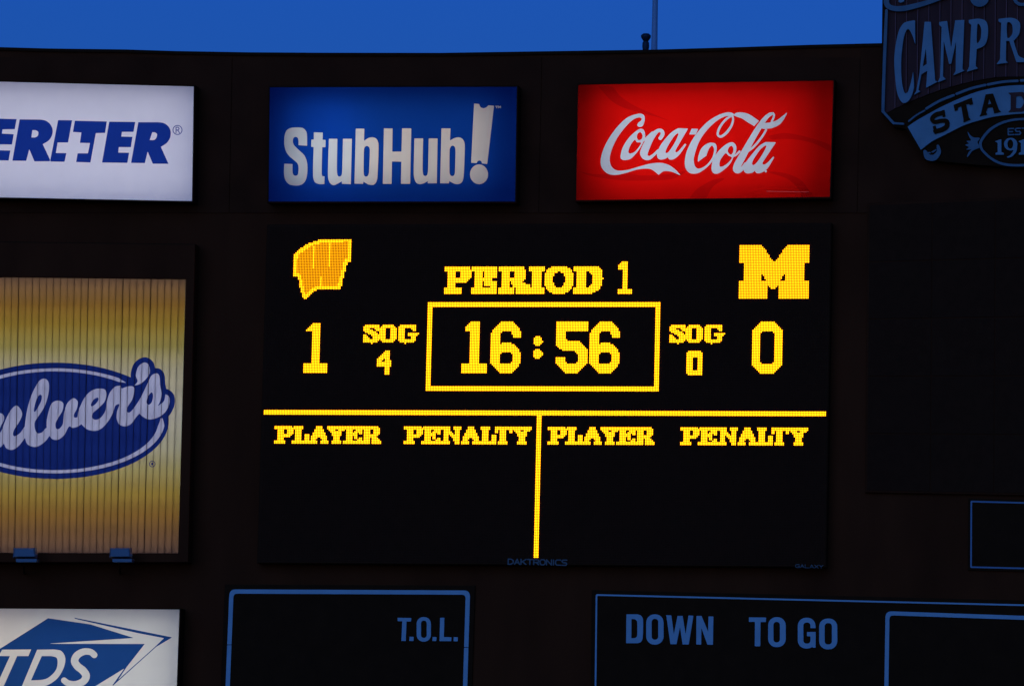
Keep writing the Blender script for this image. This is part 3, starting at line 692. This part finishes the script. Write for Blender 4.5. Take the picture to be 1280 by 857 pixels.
# raised module seams
se = MB()
for k in range(1, 7):
    a, b = quad_of(qD, k/7, 0), quad_of(qD, k/7, 1); se.bar(a, b, 0.35, DD-0.02, DD+0.006)
for k in range(1, 5):
    a, b = quad_of(qD, 0, k/5), quad_of(qD, 1, k/5); se.bar(a, b, 0.35, DD-0.02, DD+0.004)
se.build('module_seam', m_black, disp, kind='stuff')
lit = np.zeros((NR, NC), bool)
def lamps(name, mask, mats, level=None, kind=None, r=0.42):
    """mask of lamps -> one part of small faceted lamp lenses"""
    rr, cc = np.where(mask); k = len(rr)
    if not k: return
    C = P3s(LP[rr, cc], DD+0.002); pu = PXM*700/NC*r; n = 6
    ang = np.arange(n)*2*math.pi/n+math.pi/6
    du = hor; dv = np.array([0, 0, 1.0])
    ringv = (np.cos(ang)[:, None]*du+np.sin(ang)[:, None]*dv)
    V = np.concatenate([C[:, None]+ringv[None]*pu, C[:, None]+ringv[None]*pu*0.6+nrm*0.010], 1).reshape(-1, 3)-disp.loc
    f = []
    for i in range(n): f.append([i, (i+1) % n, n+(i+1) % n]); f.append([i, n+(i+1) % n, n+i])
    for i in range(1, n-1): f.append([n, n+i, n+i+1])
    f = np.array(f); F = (f[None]+(np.arange(k)*2*n)[:, None, None]).reshape(-1, 3)
    me = bpy.data.meshes.new(name); me.vertices.add(len(V)); me.vertices.foreach_set('co', V.ravel())
    me.loops.add(F.size); me.loops.foreach_set('vertex_index', F.ravel().astype(np.int32))
    me.polygons.add(len(F)); me.polygons.foreach_set('loop_start', np.arange(0, F.size, 3, dtype=np.int32))
    try: me.polygons.foreach_set('loop_total', np.full(len(F), 3, dtype=np.int32))
    except Exception: pass
    for m in mats: me.materials.append(m)
    if level is not None: me.polygons.foreach_set('material_index', np.repeat(level[rr, cc], len(f)).astype(np.int32))
    me.update(calc_edges=True); me.validate()
    o = bpy.data.objects.new(name, me); S.collection.objects.link(o); o.parent = disp.o
    if kind: o['kind'] = kind
    return o
flat = LP.reshape(-1, 2)
def to_lamp(p):                               # photo point -> fractional lamp column and row
    u, v = 0.5, 0.5
    for _ in range(8):
        r = quad_of(qa, u, v)-np.array(p[:2], float)
        J = np.column_stack([(1-v)*(qa[1]-qa[0])+v*(qa[2]-qa[3]), (1-u)*(qa[3]-qa[0])+u*(qa[2]-qa[1])])
        d = np.linalg.solve(J, r); u -= d[0]; v -= d[1]
    return u*NC, v*NR
lampc = np.stack(np.meshgrid(np.arange(NC)+0.5, np.arange(NR)+0.5), -1).reshape(-1, 2)
def snap(vals, tol=0.62):                     # measured edges -> shared grid lines
    vals = np.asarray(vals, float); order = np.argsort(vals); out = np.zeros(len(vals)); g = []
    def close(g):
        if g: out[g] = np.round(vals[g].mean())
    for i in order:
        if g and vals[i]-vals[g[0]] > tol: close(g); g = []
        g.append(i)
    close(g); return out
def word(glyphs):
    """glyphs: [(items, z)] measured outlines of one line of text, snapped together to lamp rows and columns"""
    P_ = []; idx = []
    for gi, (items, z) in enumerate(glyphs):
        for ii, (k, pts) in enumerate(items):
            for p in pts: P_.append(to_lamp(z(p))); idx.append((gi, ii))
    P_ = np.array(P_); gis = np.array([a for a, b in idx]); iis = np.array([b for a, b in idx])
    Rr = snap(P_[:, 1]); Cc = np.zeros(len(P_))
    for gi in range(len(glyphs)): Cc[gis == gi] = snap(P_[gis == gi, 0])
    res = []
    for gi, (items, z) in enumerate(glyphs):
        m = np.zeros(NR*NC, bool)
        for ii, (k, pts) in enumerate(items):
            w_ = (gis == gi) & (iis == ii); v = np.column_stack([Cc[w_], Rr[w_]])
            lo, hi = v.min(0), v.max(0); sel = ((lampc > lo) & (lampc < hi)).all(1)
            ins = np.zeros(NR*NC, bool)
            if sel.any(): ins[sel] = poly_sdf(v, lampc[sel]) < 0.02
            m = m & ~ins if k[0] == '-' else m | ins
        res.append(m.reshape(NR, NC))
    return res
def raster(items, z, sc=1.0):
    if all(i[0].lstrip('-') == 'P' for i in items): return word([(items, z)])[0]
    sh = Shape(items, z, sc); return (sh.f(flat, 0.5) < -0.3).reshape(NR, NC)
def put(name, mask, mats=None, level=None):
    global lit
    mask = mask & ~lit; lit |= mask; lamps(name, mask, mats or [m_lit], level)
L1, L2, L3, L4, L5 = Z(365, 295, 10.71), Z(370, 395, 10.72), Z(450, 395, 10.71), Z(552, 328, 11.636), Z(652, 322, 8.533)
L6, L7, L8, L9, L10 = Z(525, 372, 6.914), Z(655, 372, 6.909), Z(920, 300, 10.71), Z(338, 526, 18.286), Z(405, 526, 18.286)
L11, L12, L13 = Z(500, 526, 16), Z(575, 526, 12.19), Z(835, 400, 8.533)
# team emblem, left
Wp = [(400, 42), (790, 32), (782, 340), (735, 345), (700, 510), (640, 705), (600, 708), (350, 702), (290, 740), (195, 842), (150, 835), (120, 740), (75, 540), (22, 540), (35, 250), (130, 160), (250, 90)]
wm = raster([('P', Wp)], L1)
sW = Shape([('P', Wp)], L1); dW = sW.f(flat, 0.5).reshape(NR, NC)
st = raster([('S', [(290, 150, 34), (290, 430, 34)]), ('S', [(500, 60, 26), (495, 390, 34)]), ('S', [(385, 560, 34), (385, 650, 34)])], L1, 10.71)
lev = np.where((dW > -4.0) | st, 0, 1); rr, cc = np.indices(lev.shape); 
put('team_emblem', wm, [m_lit, m_lit3, m_lit4], lev)
put('team_emblem', raster([('P', [(50, 65), (350, 65), (505, 305), (690, 60), (980, 60), (972, 295), (915, 295), (915, 545), (965, 548), (962, 774), (575, 774), (575, 590), (530, 662), (470, 662), (435, 590), (430, 650), (420, 774), (38, 774), (42, 548), (95, 545), (100, 300), (45, 300)]),
                          ('-P', [(338, 430), (402, 546), (338, 546)]), ('-P', [(665, 430), (665, 546), (600, 546)])], L8), [m_lit2])
put('score_digit', raster([('P', [(215, 90), (322, 90), (305, 635), (412, 638), (405, 764), (86, 760), (93, 636), (195, 635), (208, 207), (126, 207)])], L2))
put('score_digit', raster([('P', [(1010, 20), (1120, 20), (1225, 120), (1230, 160), (1224, 460), (1120, 572), (995, 572), (886, 460), (891, 130)]), ('-P', [(1015, 122), (1105, 122), (1130, 150), (1125, 440), (1100, 475), (1010, 475), (985, 440), (990, 150)])], L13))
# small slab letters SOG, by lamp rows
def bitmap(rows, r0_, c0):
    m = np.zeros((NR, NC), bool)
    for j, t in enumerate(rows.split()):
        for i, ch in enumerate(t):
            if ch == '#': m[r0_+j, c0+i] = True
    return m
G = {
'S': ".######### ########## ####...### ######..## .#######.. ...######. ##...##### ###...#### ####..#### ########## #########. .....#....",
'O': "..#######.. .#########. ####...#### ####...#### ####...#### ####...#### ####...#### ####...#### ####...#### .#########. ..#######..",
'G': ".##########.. ###########.. ####....###.. ####.....##.. ####......... ####..####### ####..######. ####....###.. ####....###.. ###########.. .#########... ....#........",
'P': "###########. ############ ..####..#### ..####..#### ..####..#### ..#########. ..########.. ..####...... ..####...... #######..... #######.....",
'L': ".######.... .######.... ..####..... ..####..... ..####..... ..####..### ..####..### ..####..### ..####..### ########### ###########",
'A': "....####.... ....####.... ...######... ...######... ..########.. ..########.. .##########. .####..####. .###....###. #####..##### #####..#####",
'Y': "############ ############ .####..####. ..#######... ...######... ...######... ....####.... ....####.... ....####.... ...######... ...######...",
'E': ".########### .########### ..####..#### ..####.##### ..#######.## ..#######... ..####.##... ..####.##.## ..####...### ############ ############",
'R': ".##########.. .###########. ..####..####. ..####..####. ..####..####. ..#########.. ..########... ..####.####.. ..####.#####. ######.###### ######.######",
'N': "######..##### ######..##### ..####...###. ..#####..###. ..######.###. ..###.######. ..###..#####. ..###...####. ..###...####. ######...###. ######...###.",
'T': "########### ########### ##.####..## ##.####..## ...####.... ...####.... ...####.... ...####.... ...####.... ..######... ..######...",
}
def rowsof(*a): return ' '.join(a)
B = {
'P': rowsof(*["################."]*2, "#################", *["..#####...#######"]*4, "..##############.", "..#############..", "..############...", *["..#####.........."]*3, *["###########......"]*4),
'E': rowsof(*["################"]*3, *["..#####.########"]*4, *["..###########..."]*2, *["..#####.########"]*3, "..#####.....####", *["################"]*4),
'R': rowsof(*["################...."]*2, "#################...", *["..#####...#######..."]*4, "..###############...", "..##############....", "..#####.#######.....", "..#####.#########...", *["..#####..###########"]*2, *["##########.#########"]*4),
'I': rowsof(*["##########"]*3, *["..######.."]*10, *["##########"]*4),
'O': rowsof("....##########....", "..##############..", ".################.", ".#######..#######.", *["######......######"]*2, *["#####........#####"]*4, *["######......######"]*2, ".######....######.", ".################.", "..##############..", "...############...", ".....########....."),
'D': rowsof("################...", "#################..", "##################.", "..######..########.", "..######...#######.", *["..######....######."]*2, "..######....#######", *["..######....######."]*3, "..######...#######.", "..######..#######..", "#################..", "################...", "##############.....", "############......."),
}
for dx in (0, 192):
    r_, c_ = inv(454.6, 406.2)
    for ch, co in (('S', 0), ('O', 10), ('G', 22)): put('letter', bitmap(G[ch], r_, c_+co+dx))
put('shots_digit', raster([('P', [(345, 470), (405, 470), (402, 600), (430, 612), (425, 675), (395, 675), (392, 788), (335, 788), (338, 675), (230, 672), (240, 590)]), ('-P', [(300, 605), (335, 572), (338, 606)])], L3))
put('shots_digit', raster([('P', [(235, 330), (345, 330), (372, 360), (370, 562), (342, 592), (228, 592), (198, 565), (206, 360)]), ('-P', [(262, 392), (318, 392), (310, 537), (258, 537)])], L13))
# PERIOD 1
r_, c_ = inv(557.3, 334.9)
for ch, co in (('P', 0), ('E', 17), ('R', 34), ('I', 53), ('O', 63), ('D', 81)): put('letter', bitmap(B[ch], r_, c_+co))
put('period_digit', raster([('P', [(1090, 48), (1140, 48), (1134, 338), (1174, 340), (1172, 390), (1030, 390), (1033, 340), (1075, 338), (1078, 124), (1038, 124), (1038, 95)])], L5))
# clock
ra, ca = inv(534.9, 378.6); rb, cb = inv(822.6, 488.6)
m = np.zeros((NR, NC), bool); m[ra:rb+1, ca:cb+1] = True; m[ra+3:rb-2, ca+3:cb-2] = False
put('clock_frame', m)
put('clock_digit', raster([('P', [(440, 211), (514, 211), (505, 568), (572, 570), (570, 652), (358, 650), (360, 568), (430, 566), (435, 294), (386, 294), (388, 268)])], L6))
six = raster([('P', [(705, 211), (795, 211), (850, 253), (882, 310), (877, 347), (805, 347), (790, 300), (770, 293), (715, 293), (693, 320), (693, 412), (710, 392), (785, 392), (840, 425), (874, 490), (874, 550), (842, 610), (787, 650), (700, 650), (650, 612), (614, 550), (614, 320), (650, 253)]), ('-P', [(712, 474), (780, 474), (800, 500), (795, 550), (775, 572), (712, 572), (690, 545), (688, 500)])], L6)
put('clock_digit', six)
put('clock_dot', raster([('O', (120, 375, 43, 43))], L7))
put('clock_dot', raster([('O', (118, 485, 43, 43))], L7))
put('clock_digit', raster([('P', [(286, 211), (554, 211), (550, 294), (365, 294), (360, 340), (382, 370), (470, 370), (525, 408), (550, 450), (548, 550), (512, 612), (452, 654), (368, 654), (308, 612), (278, 552), (280, 514), (358, 516), (362, 552), (385, 572), (440, 572), (465, 545), (465, 480), (445, 454), (345, 454), (284, 412)])], L7))
put('clock_digit', np.roll(six, 62, 1))
# rules
r_, c_ = inv(332, 513.9); m = np.zeros((NR, NC), bool); m[r_-1:r_+2, :] = True; put('divider_line', m)
_, c2 = inv(673, 600); m = np.zeros((NR, NC), bool); m[r_+2:, c2-1:c2+2] = True; r2, _ = inv(671, 696); m[r2+1:, :] = False; put('divider_line', m)
# PLAYER / PENALTY, the same lamp patterns on both sides
for dx, dn in ((0, 0), (171, 173)):
    r_, c_ = inv(343.8, 532.2)
    for ch, co in zip('PLAYER', (0, 11, 22, 33, 43, 54)): put('letter', bitmap(G[ch], r_, c_+co+dx))
    r_, c_ = inv(506.5, 532.7)
    for ch, co in zip('PENALTY', (0, 11, 23, 36, 47, 57, 68)): put('letter', bitmap(G[ch], r_, c_+co+dn))
lamps('unlit_lamp_grid', ~lit, [m_unlit], kind='stuff', r=0.40)
solid_shapes(small_text('DAKTRONICS', (635.3, 698.2), (708.6, 699.6), 6.4, 1.5), 'nameplate_letter', m_plate, disp, DD+0.0, DD+0.03, 0.3)
solid_shapes(small_text('GALAXY', (994.5, 704.9), (1028.8, 705.9), 3.8, 0.8), 'nameplate_letter', m_plate, disp, DD+0.0, DD+0.03, 0.25)

# ================================================================== blank video screen, right
vs = Thing('video_screen', 'big blank black video screen right of the lit display, switched off', 'screen', P3(1250, 614, 0))
qv = [(1086.6, 256), (1560, 238), (1560, 622), (1083.4, 613)]
MB().quadbox(grow(qv, 2.2), 0.0, 0.10, 0.02).build('cabinet', m_wall2, vs)
for j in range(5):
    for i in range(6):
        s_ = sub_quad(qv, (i+.006)/6, (j+.008)/5, (i+.994)/6, (j+.992)/5)
        MB().quadbox(s_, 0.09, 0.115, 0.004).build('screen_module', m_screen, vs)
# ================================================================== framed counters
def framed(name, label, base, panel_q, items, frame_q=None, t=6, r=7, dpt=0.05, m_fr=None):
    T = Thing(name, label, 'scoreboard panel', base)
    MB().quadbox(panel_q, 0.0, dpt, 0.01).build('panel', m_black, T)
    if frame_q: solid_shapes([Shape(ring(frame_q, t, r))], 'frame', m_fr or m_white, T, dpt, dpt+0.012, 0.5)
    return T
Z14, Z15, Z16 = Z(480, 750, 8.008), Z(770, 755, 9.846), Z(930, 755, 9.846)
tq = [(286.8, 736.0), (587.6, 737.4), (581, 960), (278, 955)]
T = framed('timeout_panel', 'black counter panel with rounded blue-white outline and T.O.L. lettering', P3(435, 930, 0), grow(tq, 6), None, None)
# the outline comes in two lengths with a joint at the seam
so = Shape(ring(tq, 5.3, 8)+[('-P', [(275, 804.8), (300, 804.9), (300, 805.7), (275, 805.6)]), ('-P', [(570, 808.0), (600, 808.1), (600, 808.9), (570, 808.8)])])
solid_shapes([so], 'outline', m_white, T, 0.05, 0.062, 0.5)
OR = lambda x0, y0, x1, y1, r, w_: [('R', (x0, y0, x1, y1, r)), ('-R', (x0+w_, y0+w_, x1-w_, y1-w_, max(8, r-w_)))]
solid_shapes([Shape(i, Z14) for i in ([('P', [(137, 172), (273, 175), (270, 209), (225, 209), (217, 404), (174, 404), (183, 207), (136, 205)])], [('P', [(256, 361), (297, 363), (294, 405), (253, 403)])],
              [('R', (327, 165, 469, 410, 66)), ('-R', (370, 200, 428, 374, 28))], [('P', [(487, 364), (525, 366), (522, 406), (484, 404)])], [('P', [(562, 172), (604, 172), (599, 365), (675, 367), (672, 406), (556, 405)])],
              [('P', [(699, 365), (739, 367), (736, 408), (696, 406)])])], ['letter', 'full_stop', 'letter', 'full_stop', 'letter', 'full_stop'], m_white, T, 0.05, 0.066, 0.35)
dq = [(744.6, 742.0), (1560, 761.5), (1552, 1000), (742.0, 985)]
T = framed('down_panel', 'wide black counter panel with thin outline lettered DOWN and TO GO', P3(1100, 960, 0), grow(dq, 5), None, dq, 2.0, 2.5)
iq = [(1106.9, 763.2), (1440, 774.5), (1432, 960), (1104, 955)]
solid_shapes([Shape(ring(iq, 5.0, 8))], 'outline', m_white, T, 0.05, 0.064, 0.5)
solid_shapes([Shape(i, Z15) for i in ([('C', [c(128, 120), c(265, 120), (308, 138), (332, 190), (328, 405), (308, 458), c(265, 475), c(125, 475)]), ('-C', [c(190, 178), c(235, 180), (260, 210), (260, 380), (238, 410), c(188, 413)])],
              [('R', (372, 120, 585, 492, 100)), ('-R', (438, 175, 520, 432, 38))],
              [('P', [(618, 130), (680, 133), (712, 365), (757, 140), (820, 140), (856, 365), (892, 135), (952, 137), (895, 490), (820, 490), (788, 275), (744, 487), (670, 486)])],
              [('P', [(990, 140), (1052, 140), (1134, 335), (1138, 145), (1198, 147), (1193, 494), (1125, 492), (1050, 285), (1048, 492), (988, 490)])])], 'letter', m_white, T, 0.05, 0.066, 0.35)
solid_shapes([Shape(i, Z16) for i in ([('P', [(62, 157), (272, 160), (270, 215), (203, 215), (200, 513), (132, 512), (135, 213), (60, 212)])], [('R', (297, 155, 513, 523, 100)), ('-R', (362, 212, 442, 466, 38))],
              [('R', (662, 162, 880, 540, 100)), ('-R', (730, 220, 818, 480, 38)), ('-P', [(812, 290), (895, 290), (895, 337), (812, 337)]), ('P', [(775, 337), (882, 337), (882, 395), (775, 388)]), ('P', [(822, 337), (882, 337), (880, 530), (845, 530), (820, 440)])],
              [('R', (925, 172, 1148, 550, 100)), ('-R', (992, 228, 1082, 490, 38))])], 'letter', m_white, T, 0.05, 0.066, 0.35)
bq = [(1213.2, 625.4), (1540, 634), (1536, 717), (1212.8, 709.2)]
T = framed('small_counter_panel', 'small black rectangle with thin pale outline under the blank video screen', P3(1370, 712, 0), grow(bq, 3), None, bq, 1.9, 1.5, m_fr=m_dull)

# ================================================================== stadium crest, upper right
ZR, Z9, Z10, Z11 = Z(1060, 0, 3.895), Z(1100, 0, 7.79), Z(1180, 0, 7.79), Z(1120, 90, 6.594)
cr = Thing('stadium_crest', 'carved plank crest with pale CAMP RANDALL lettering, arched banner and oval', 'sign', P3(1290, 215, 0))
DK = 0.34
bo = [(1103.6, -60), (1480, -75), (1484, 140), (1468, 158), (1452, 160), (1425, 196), (1400, 203), (1360, 206), (1290, 210), (1220, 206), (1180, 202), (1155, 198), (1132, 161), (1117, 158.5), (1101.2, 141)]
nb = len(bo); Vb = P3s(bo, DK); mesh_obj('backboard', np.vstack([Vb, Vb-nrm*0.30]), [tuple(range(nb))]+[tuple(range(2*nb-1, nb-1, -1))]+[(i, nb+i, nb+(i+1) % nb, (i+1) % nb) for i in range(nb)], m_black, cr)
for k in range(27):
    xa = 1107+k*13.86; xb = xa+12.6
    def ybot(x): return 137-60*math.exp(0)*0+0 if False else max(96, 146-0.0 - 52*(1-((x-1290)/190.0)**2))
    tl = 2.2
    MB().quadbox([(xa+.6, -58), (xb+.6, -58), (xb-.6, ybot(xb)), (xa-.6, ybot(xa))], DK, DK+0.02+rg5.uniform(0, .008), 0.004).build('plank', m_plank, cr)
    if k: MB().quadbox([(xa-1.5, -58), (xa-.1, -58), (xa-1.5, ybot(xa)), (xa-2.9, ybot(xa))], DK, DK+0.045, 0.004).build('batten', m_batten, cr)
DL = DK+0.05
def raised(nm, items, z=ZR, sc=3.895, m=m_carved, d=0.06, base=DL):
    solid_shapes([Shape(items, z, sc)], nm, m, cr, DK, base+d, 0.4)
raised('border', [('S', [(187, 52, 13), (183, 150, 15), (177, 300, 15), (172, 450, 15), (170, 543, 14)]), ('L', [(170, 543, 12), (222, 600, 12)]), ('L', [(222, 600, 10), (268, 603, 10)])], m=m_carved2)
raised('border', [('L', [(1468, -50, 4), (1478, 138, 4)]), ('L', [(1478, 138, 3), (1464, 153, 3)])], lambda p: p, 1.0, m=m_carved2)
raised('letter', [('C', [c(326, 100), c(327, 216), (312, 170), (292, 142), (274, 172), (263, 240), (258, 320), (262, 400), (275, 452), (290, 450), (306, 402), c(317, 350), (320, 430), (297, 488), (265, 500), (240, 455), (230, 380), (225, 300), (232, 220), (248, 150), (270, 115), (298, 104)])])
Apts = [(373, 107), (403, 107), (424, 393), (436, 398), (380, 428), (386, 345), (357, 362), (342, 438), (352, 445), (320, 463), (332, 445), (348, 360)]
raised('letter', [('P', Apts), ('-P', [(379, 235), (384, 312), (363, 325)])])
raised('letter', [('P', [(444, 108), (482, 103), (502, 235), (522, 100), (566, 98), (557, 338), (567, 345), (513, 367), (524, 345), (526, 200), (502, 312), (492, 312), (466, 200), (462, 372), (476, 386), (436, 402), (448, 378), (456, 132), (444, 122)])])
raised('letter', [('C', [c(588, 98), (640, 92), (675, 110), (681, 170), (665, 220), c(626, 240), c(621, 322), c(633, 334), c(578, 350), c(590, 325), c(600, 122), c(588, 112)]), ('-C', [(632, 116), (648, 140), (645, 190), (628, 210), (627, 160)])])
raised('letter', [('C', [c(733, 93), (800, 88), (836, 112), (833, 165), c(806, 200), (830, 270), c(858, 286), c(858, 303), c(820, 303), c(785, 200), c(770, 200), c(768, 295), c(779, 306), c(723, 313), c(740, 290), c(746, 112), c(733, 105)]), ('-C', [(775, 112), (798, 120), (800, 165), (776, 185)])])
raised('letter', [('P', [(905, 86), (935, 86), (965, 300), (978, 306), (925, 306), (930, 250), (893, 250), (885, 300), (896, 308), (862, 310), (872, 295)]), ('-P', [(913, 160), (925, 225), (897, 225)])])
raised('letter', [('P', [(1000, 88), (1035, 88), (1085, 220), (1085, 88), (1110, 88), (1110, 308), (1085, 308), (1030, 170), (1030, 308), (1002, 308)])])
# segmented arc above the banner
for seg in ([(105, 400), (165, 352), (235, 312)], [(250, 296), (360, 232), (475, 186)], [(500, 175), (620, 130), (735, 102)], [(758, 98), (880, 76), (1000, 68)], [(1030, 65), (1150, 62), (1270, 72)]):
    raised('arc_bar', [('S', [(x, y+6, 20 if seg[0][0] > 240 else 13) for x, y in seg])], Z11, 6.594, m=m_carved2, d=0.03)
# banner with letters cut as dark raised pieces
ban = [c(95, 452), (170, 400), (250, 355), (350, 300), (450, 252), (550, 208), (650, 170), (750, 143), (850, 124), (950, 113), (1055, 109), (1200, 110), (1350, 130), (1500, 165), (1700, 240), (1900, 335), (2000, 395), c(2090, 452), c(1985, 635), (1890, 570), (1630, 440), (1440, 385), (1290, 355), (1120, 342), (1000, 346), (900, 356), (800, 370), (700, 395), (560, 440), (400, 520), (300, 570), c(205, 642)]
raised('banner', [('C', ban)], Z11, 6.594, d=0.02)
def dark(items): solid_shapes([Shape(items, Z11, 6.594)], 'banner_letter', m_black, cr, DL+0.0, DL+0.045, 0.35)
dark([('S', [(385, 338, 36), (330, 352, 38), (298, 385, 36), (318, 412, 34), (375, 402, 34), (418, 408, 38), (415, 452, 40), (365, 480, 40), (322, 488, 34)]), ('P', [(375, 318), (400, 312), (408, 368), (385, 372)]), ('P', [(302, 450), (325, 440), (345, 505), (318, 512)])])
dark([('P', [(474, 272), (625, 212), (635, 265), (607, 272), (602, 262), (578, 268), (600, 372), (615, 392), (556, 415), (556, 392), (537, 282), (512, 292), (508, 315), (484, 322)])])
dark([('P', [(738, 185), (800, 178), (848, 312), (866, 328), (808, 342), (805, 325), (795, 290), (755, 295), (742, 330), (752, 352), (688, 366), (700, 345)]), ('-P', [(768, 222), (785, 262), (757, 268)])])
solid_shapes([Shape([('C', [c(925, 172), c(1040, 165), (1090, 190), (1105, 240), (1090, 295), c(1045, 325), c(925, 330), c(945, 310), c(945, 192)]), ('-C', [c(990, 200), (1030, 200), (1055, 245), (1030, 295), c(988, 298)])], Z11, 6.594)], 'banner_letter', m_plank, cr, DL, DL+0.045, 0.35)
raised('scroll_end', [('S', [(238, 655, 26), (262, 700, 50), (315, 705, 48), (352, 660, 36), (345, 610, 22)]), ('S', [(262, 668, 10), (300, 660, 12), (330, 640, 8)]), ('-S', [(285, 660, 8), (310, 672, 10), (330, 655, 8)])], Z11, 6.594, m=m_carved2, d=0.0)
raised('ornament', [('C', [(590, 492), (612, 520), (640, 540), (690, 545), (672, 580), (690, 620), (650, 640), (625, 655), (600, 690), (585, 700), (600, 660), (620, 640), (580, 640), (600, 620), (570, 602), (600, 590), (582, 570), (618, 565), (600, 530)])], Z11, 6.594, d=0.0, m=m_carved2)
raised('oval_border', [('S', [(1150, 385, 16), (1055, 388, 18), (960, 396, 18), (860, 425, 20), (770, 480, 22), (706, 560, 22), (695, 600, 22), (712, 645, 20), (780, 710, 20), (860, 752, 20), (950, 768, 20), (1055, 768, 20), (1150, 765, 18)])], Z11, 6.594, m=m_carved2, d=0.0)
solid_shapes(small_text('EST', (1260.2, 161), (1284.5, 160.2), 7.6, 1.6, 0.3), 'letter', m_carved2, cr, DK, DL, 0.3)
raised('digit', [('P', [(815, 572), (860, 556), (868, 556), (868, 660), (888, 668), (888, 682), (820, 682), (820, 668), (838, 660), (838, 585)])], Z11, 6.594, d=0.0)
raised('digit', [('O', (945, 595, 55, 52)), ('-O', (942, 595, 24, 38)), ('S', [(985, 600, 28), (980, 650, 26), (950, 690, 18), (920, 702, 10)])], Z11, 6.594, d=0.0)
raised('digit', [('P', [(1008, 572), (1050, 556), (1060, 556), (1060, 660), (1080, 668), (1080, 682), (1012, 682), (1012, 668), (1030, 660), (1030, 585)])], Z11, 6.594, d=0.0)
raised('digit', [('P', [(1110, 556), (1200, 556), (1200, 580), (1160, 682), (1125, 682), (1165, 585), (1110, 585)])], Z11, 6.594, d=0.0)
# curved pennant rim and discs at the top
raised('pennant_rim', [('S', [(190, -30, 26), (188, 18, 26), (215, 40, 24), (270, 42, 26), (340, 26, 24), (420, 2, 20), (500, -30, 18)])], ZR, 3.895, m=m_carved2)
raised('disc', [('O', (345, -22, 92, 90))], Z10, 7.79, m=m_carved2)
raised('disc', [('O', (760, -25, 92, 86)), ('-O', (760, -25, 60, 56))], Z10, 7.79, m=m_carved2)
raised('sky_patch', [('P', [(182, -20), (238, -20), (232, 18), (200, 28), (180, 20)])], Z9, 7.79)  # pale raised patch standing in for sky glimpsed inside the rim

# ================================================================== flagpole and horn on the roof
fp = Thing('flagpole', 'slim silver flagpole standing on the scoreboard roof, rising out of the frame', 'flagpole', P3(818, 66, -1.6))
b0 = P3(817.7, 68, -1.6)
MB().lathe(b0, (0, 0, 1), [(0, .075), (.02, .066), (.7, .058), (1.2, .055), (7, .045)], 14).build('pole', m_pole, fp, smooth=True)
MB().lathe(b0+np.array([0, 0, -.12]), (0, 0, 1), [(0, .11), (.10, .11), (.12, .07)], 14).build('pole_base', m_black, fp)
bp_ = b0+np.array([0, 0, 7.0]); MB().lathe(bp_, (0, 0, 1), [(0, .02), (.05, .07), (.1, .085), (.15, .07), (.2, .01)], 12).build('finial', m_pole, fp, smooth=True)
hs = Thing('horn_speaker', 'small black horn speaker on the roof edge beside the flagpole', 'speaker', P3(807, 64.5, -0.7))
h0 = P3(807.0, 66, -0.7)
MB().lathe(h0, (0, 0, 1), [(0, .05), (.06, .062), (.12, .072), (.2, .068), (.24, .045)], 14).build('driver', m_horn, hs, smooth=True)
MB().lathe(h0+np.array([-.0, 0, .22]), (0, 0, 1), [(0, .04), (.04, .07), (.09, .10), (.13, .102), (.165, .06)], 14).build('horn', m_horn, hs, smooth=True)
MB().tube(h0-np.array([0, 0, .15]), h0+np.array([0, 0, .02]), .03).build('bracket', m_horn, hs)
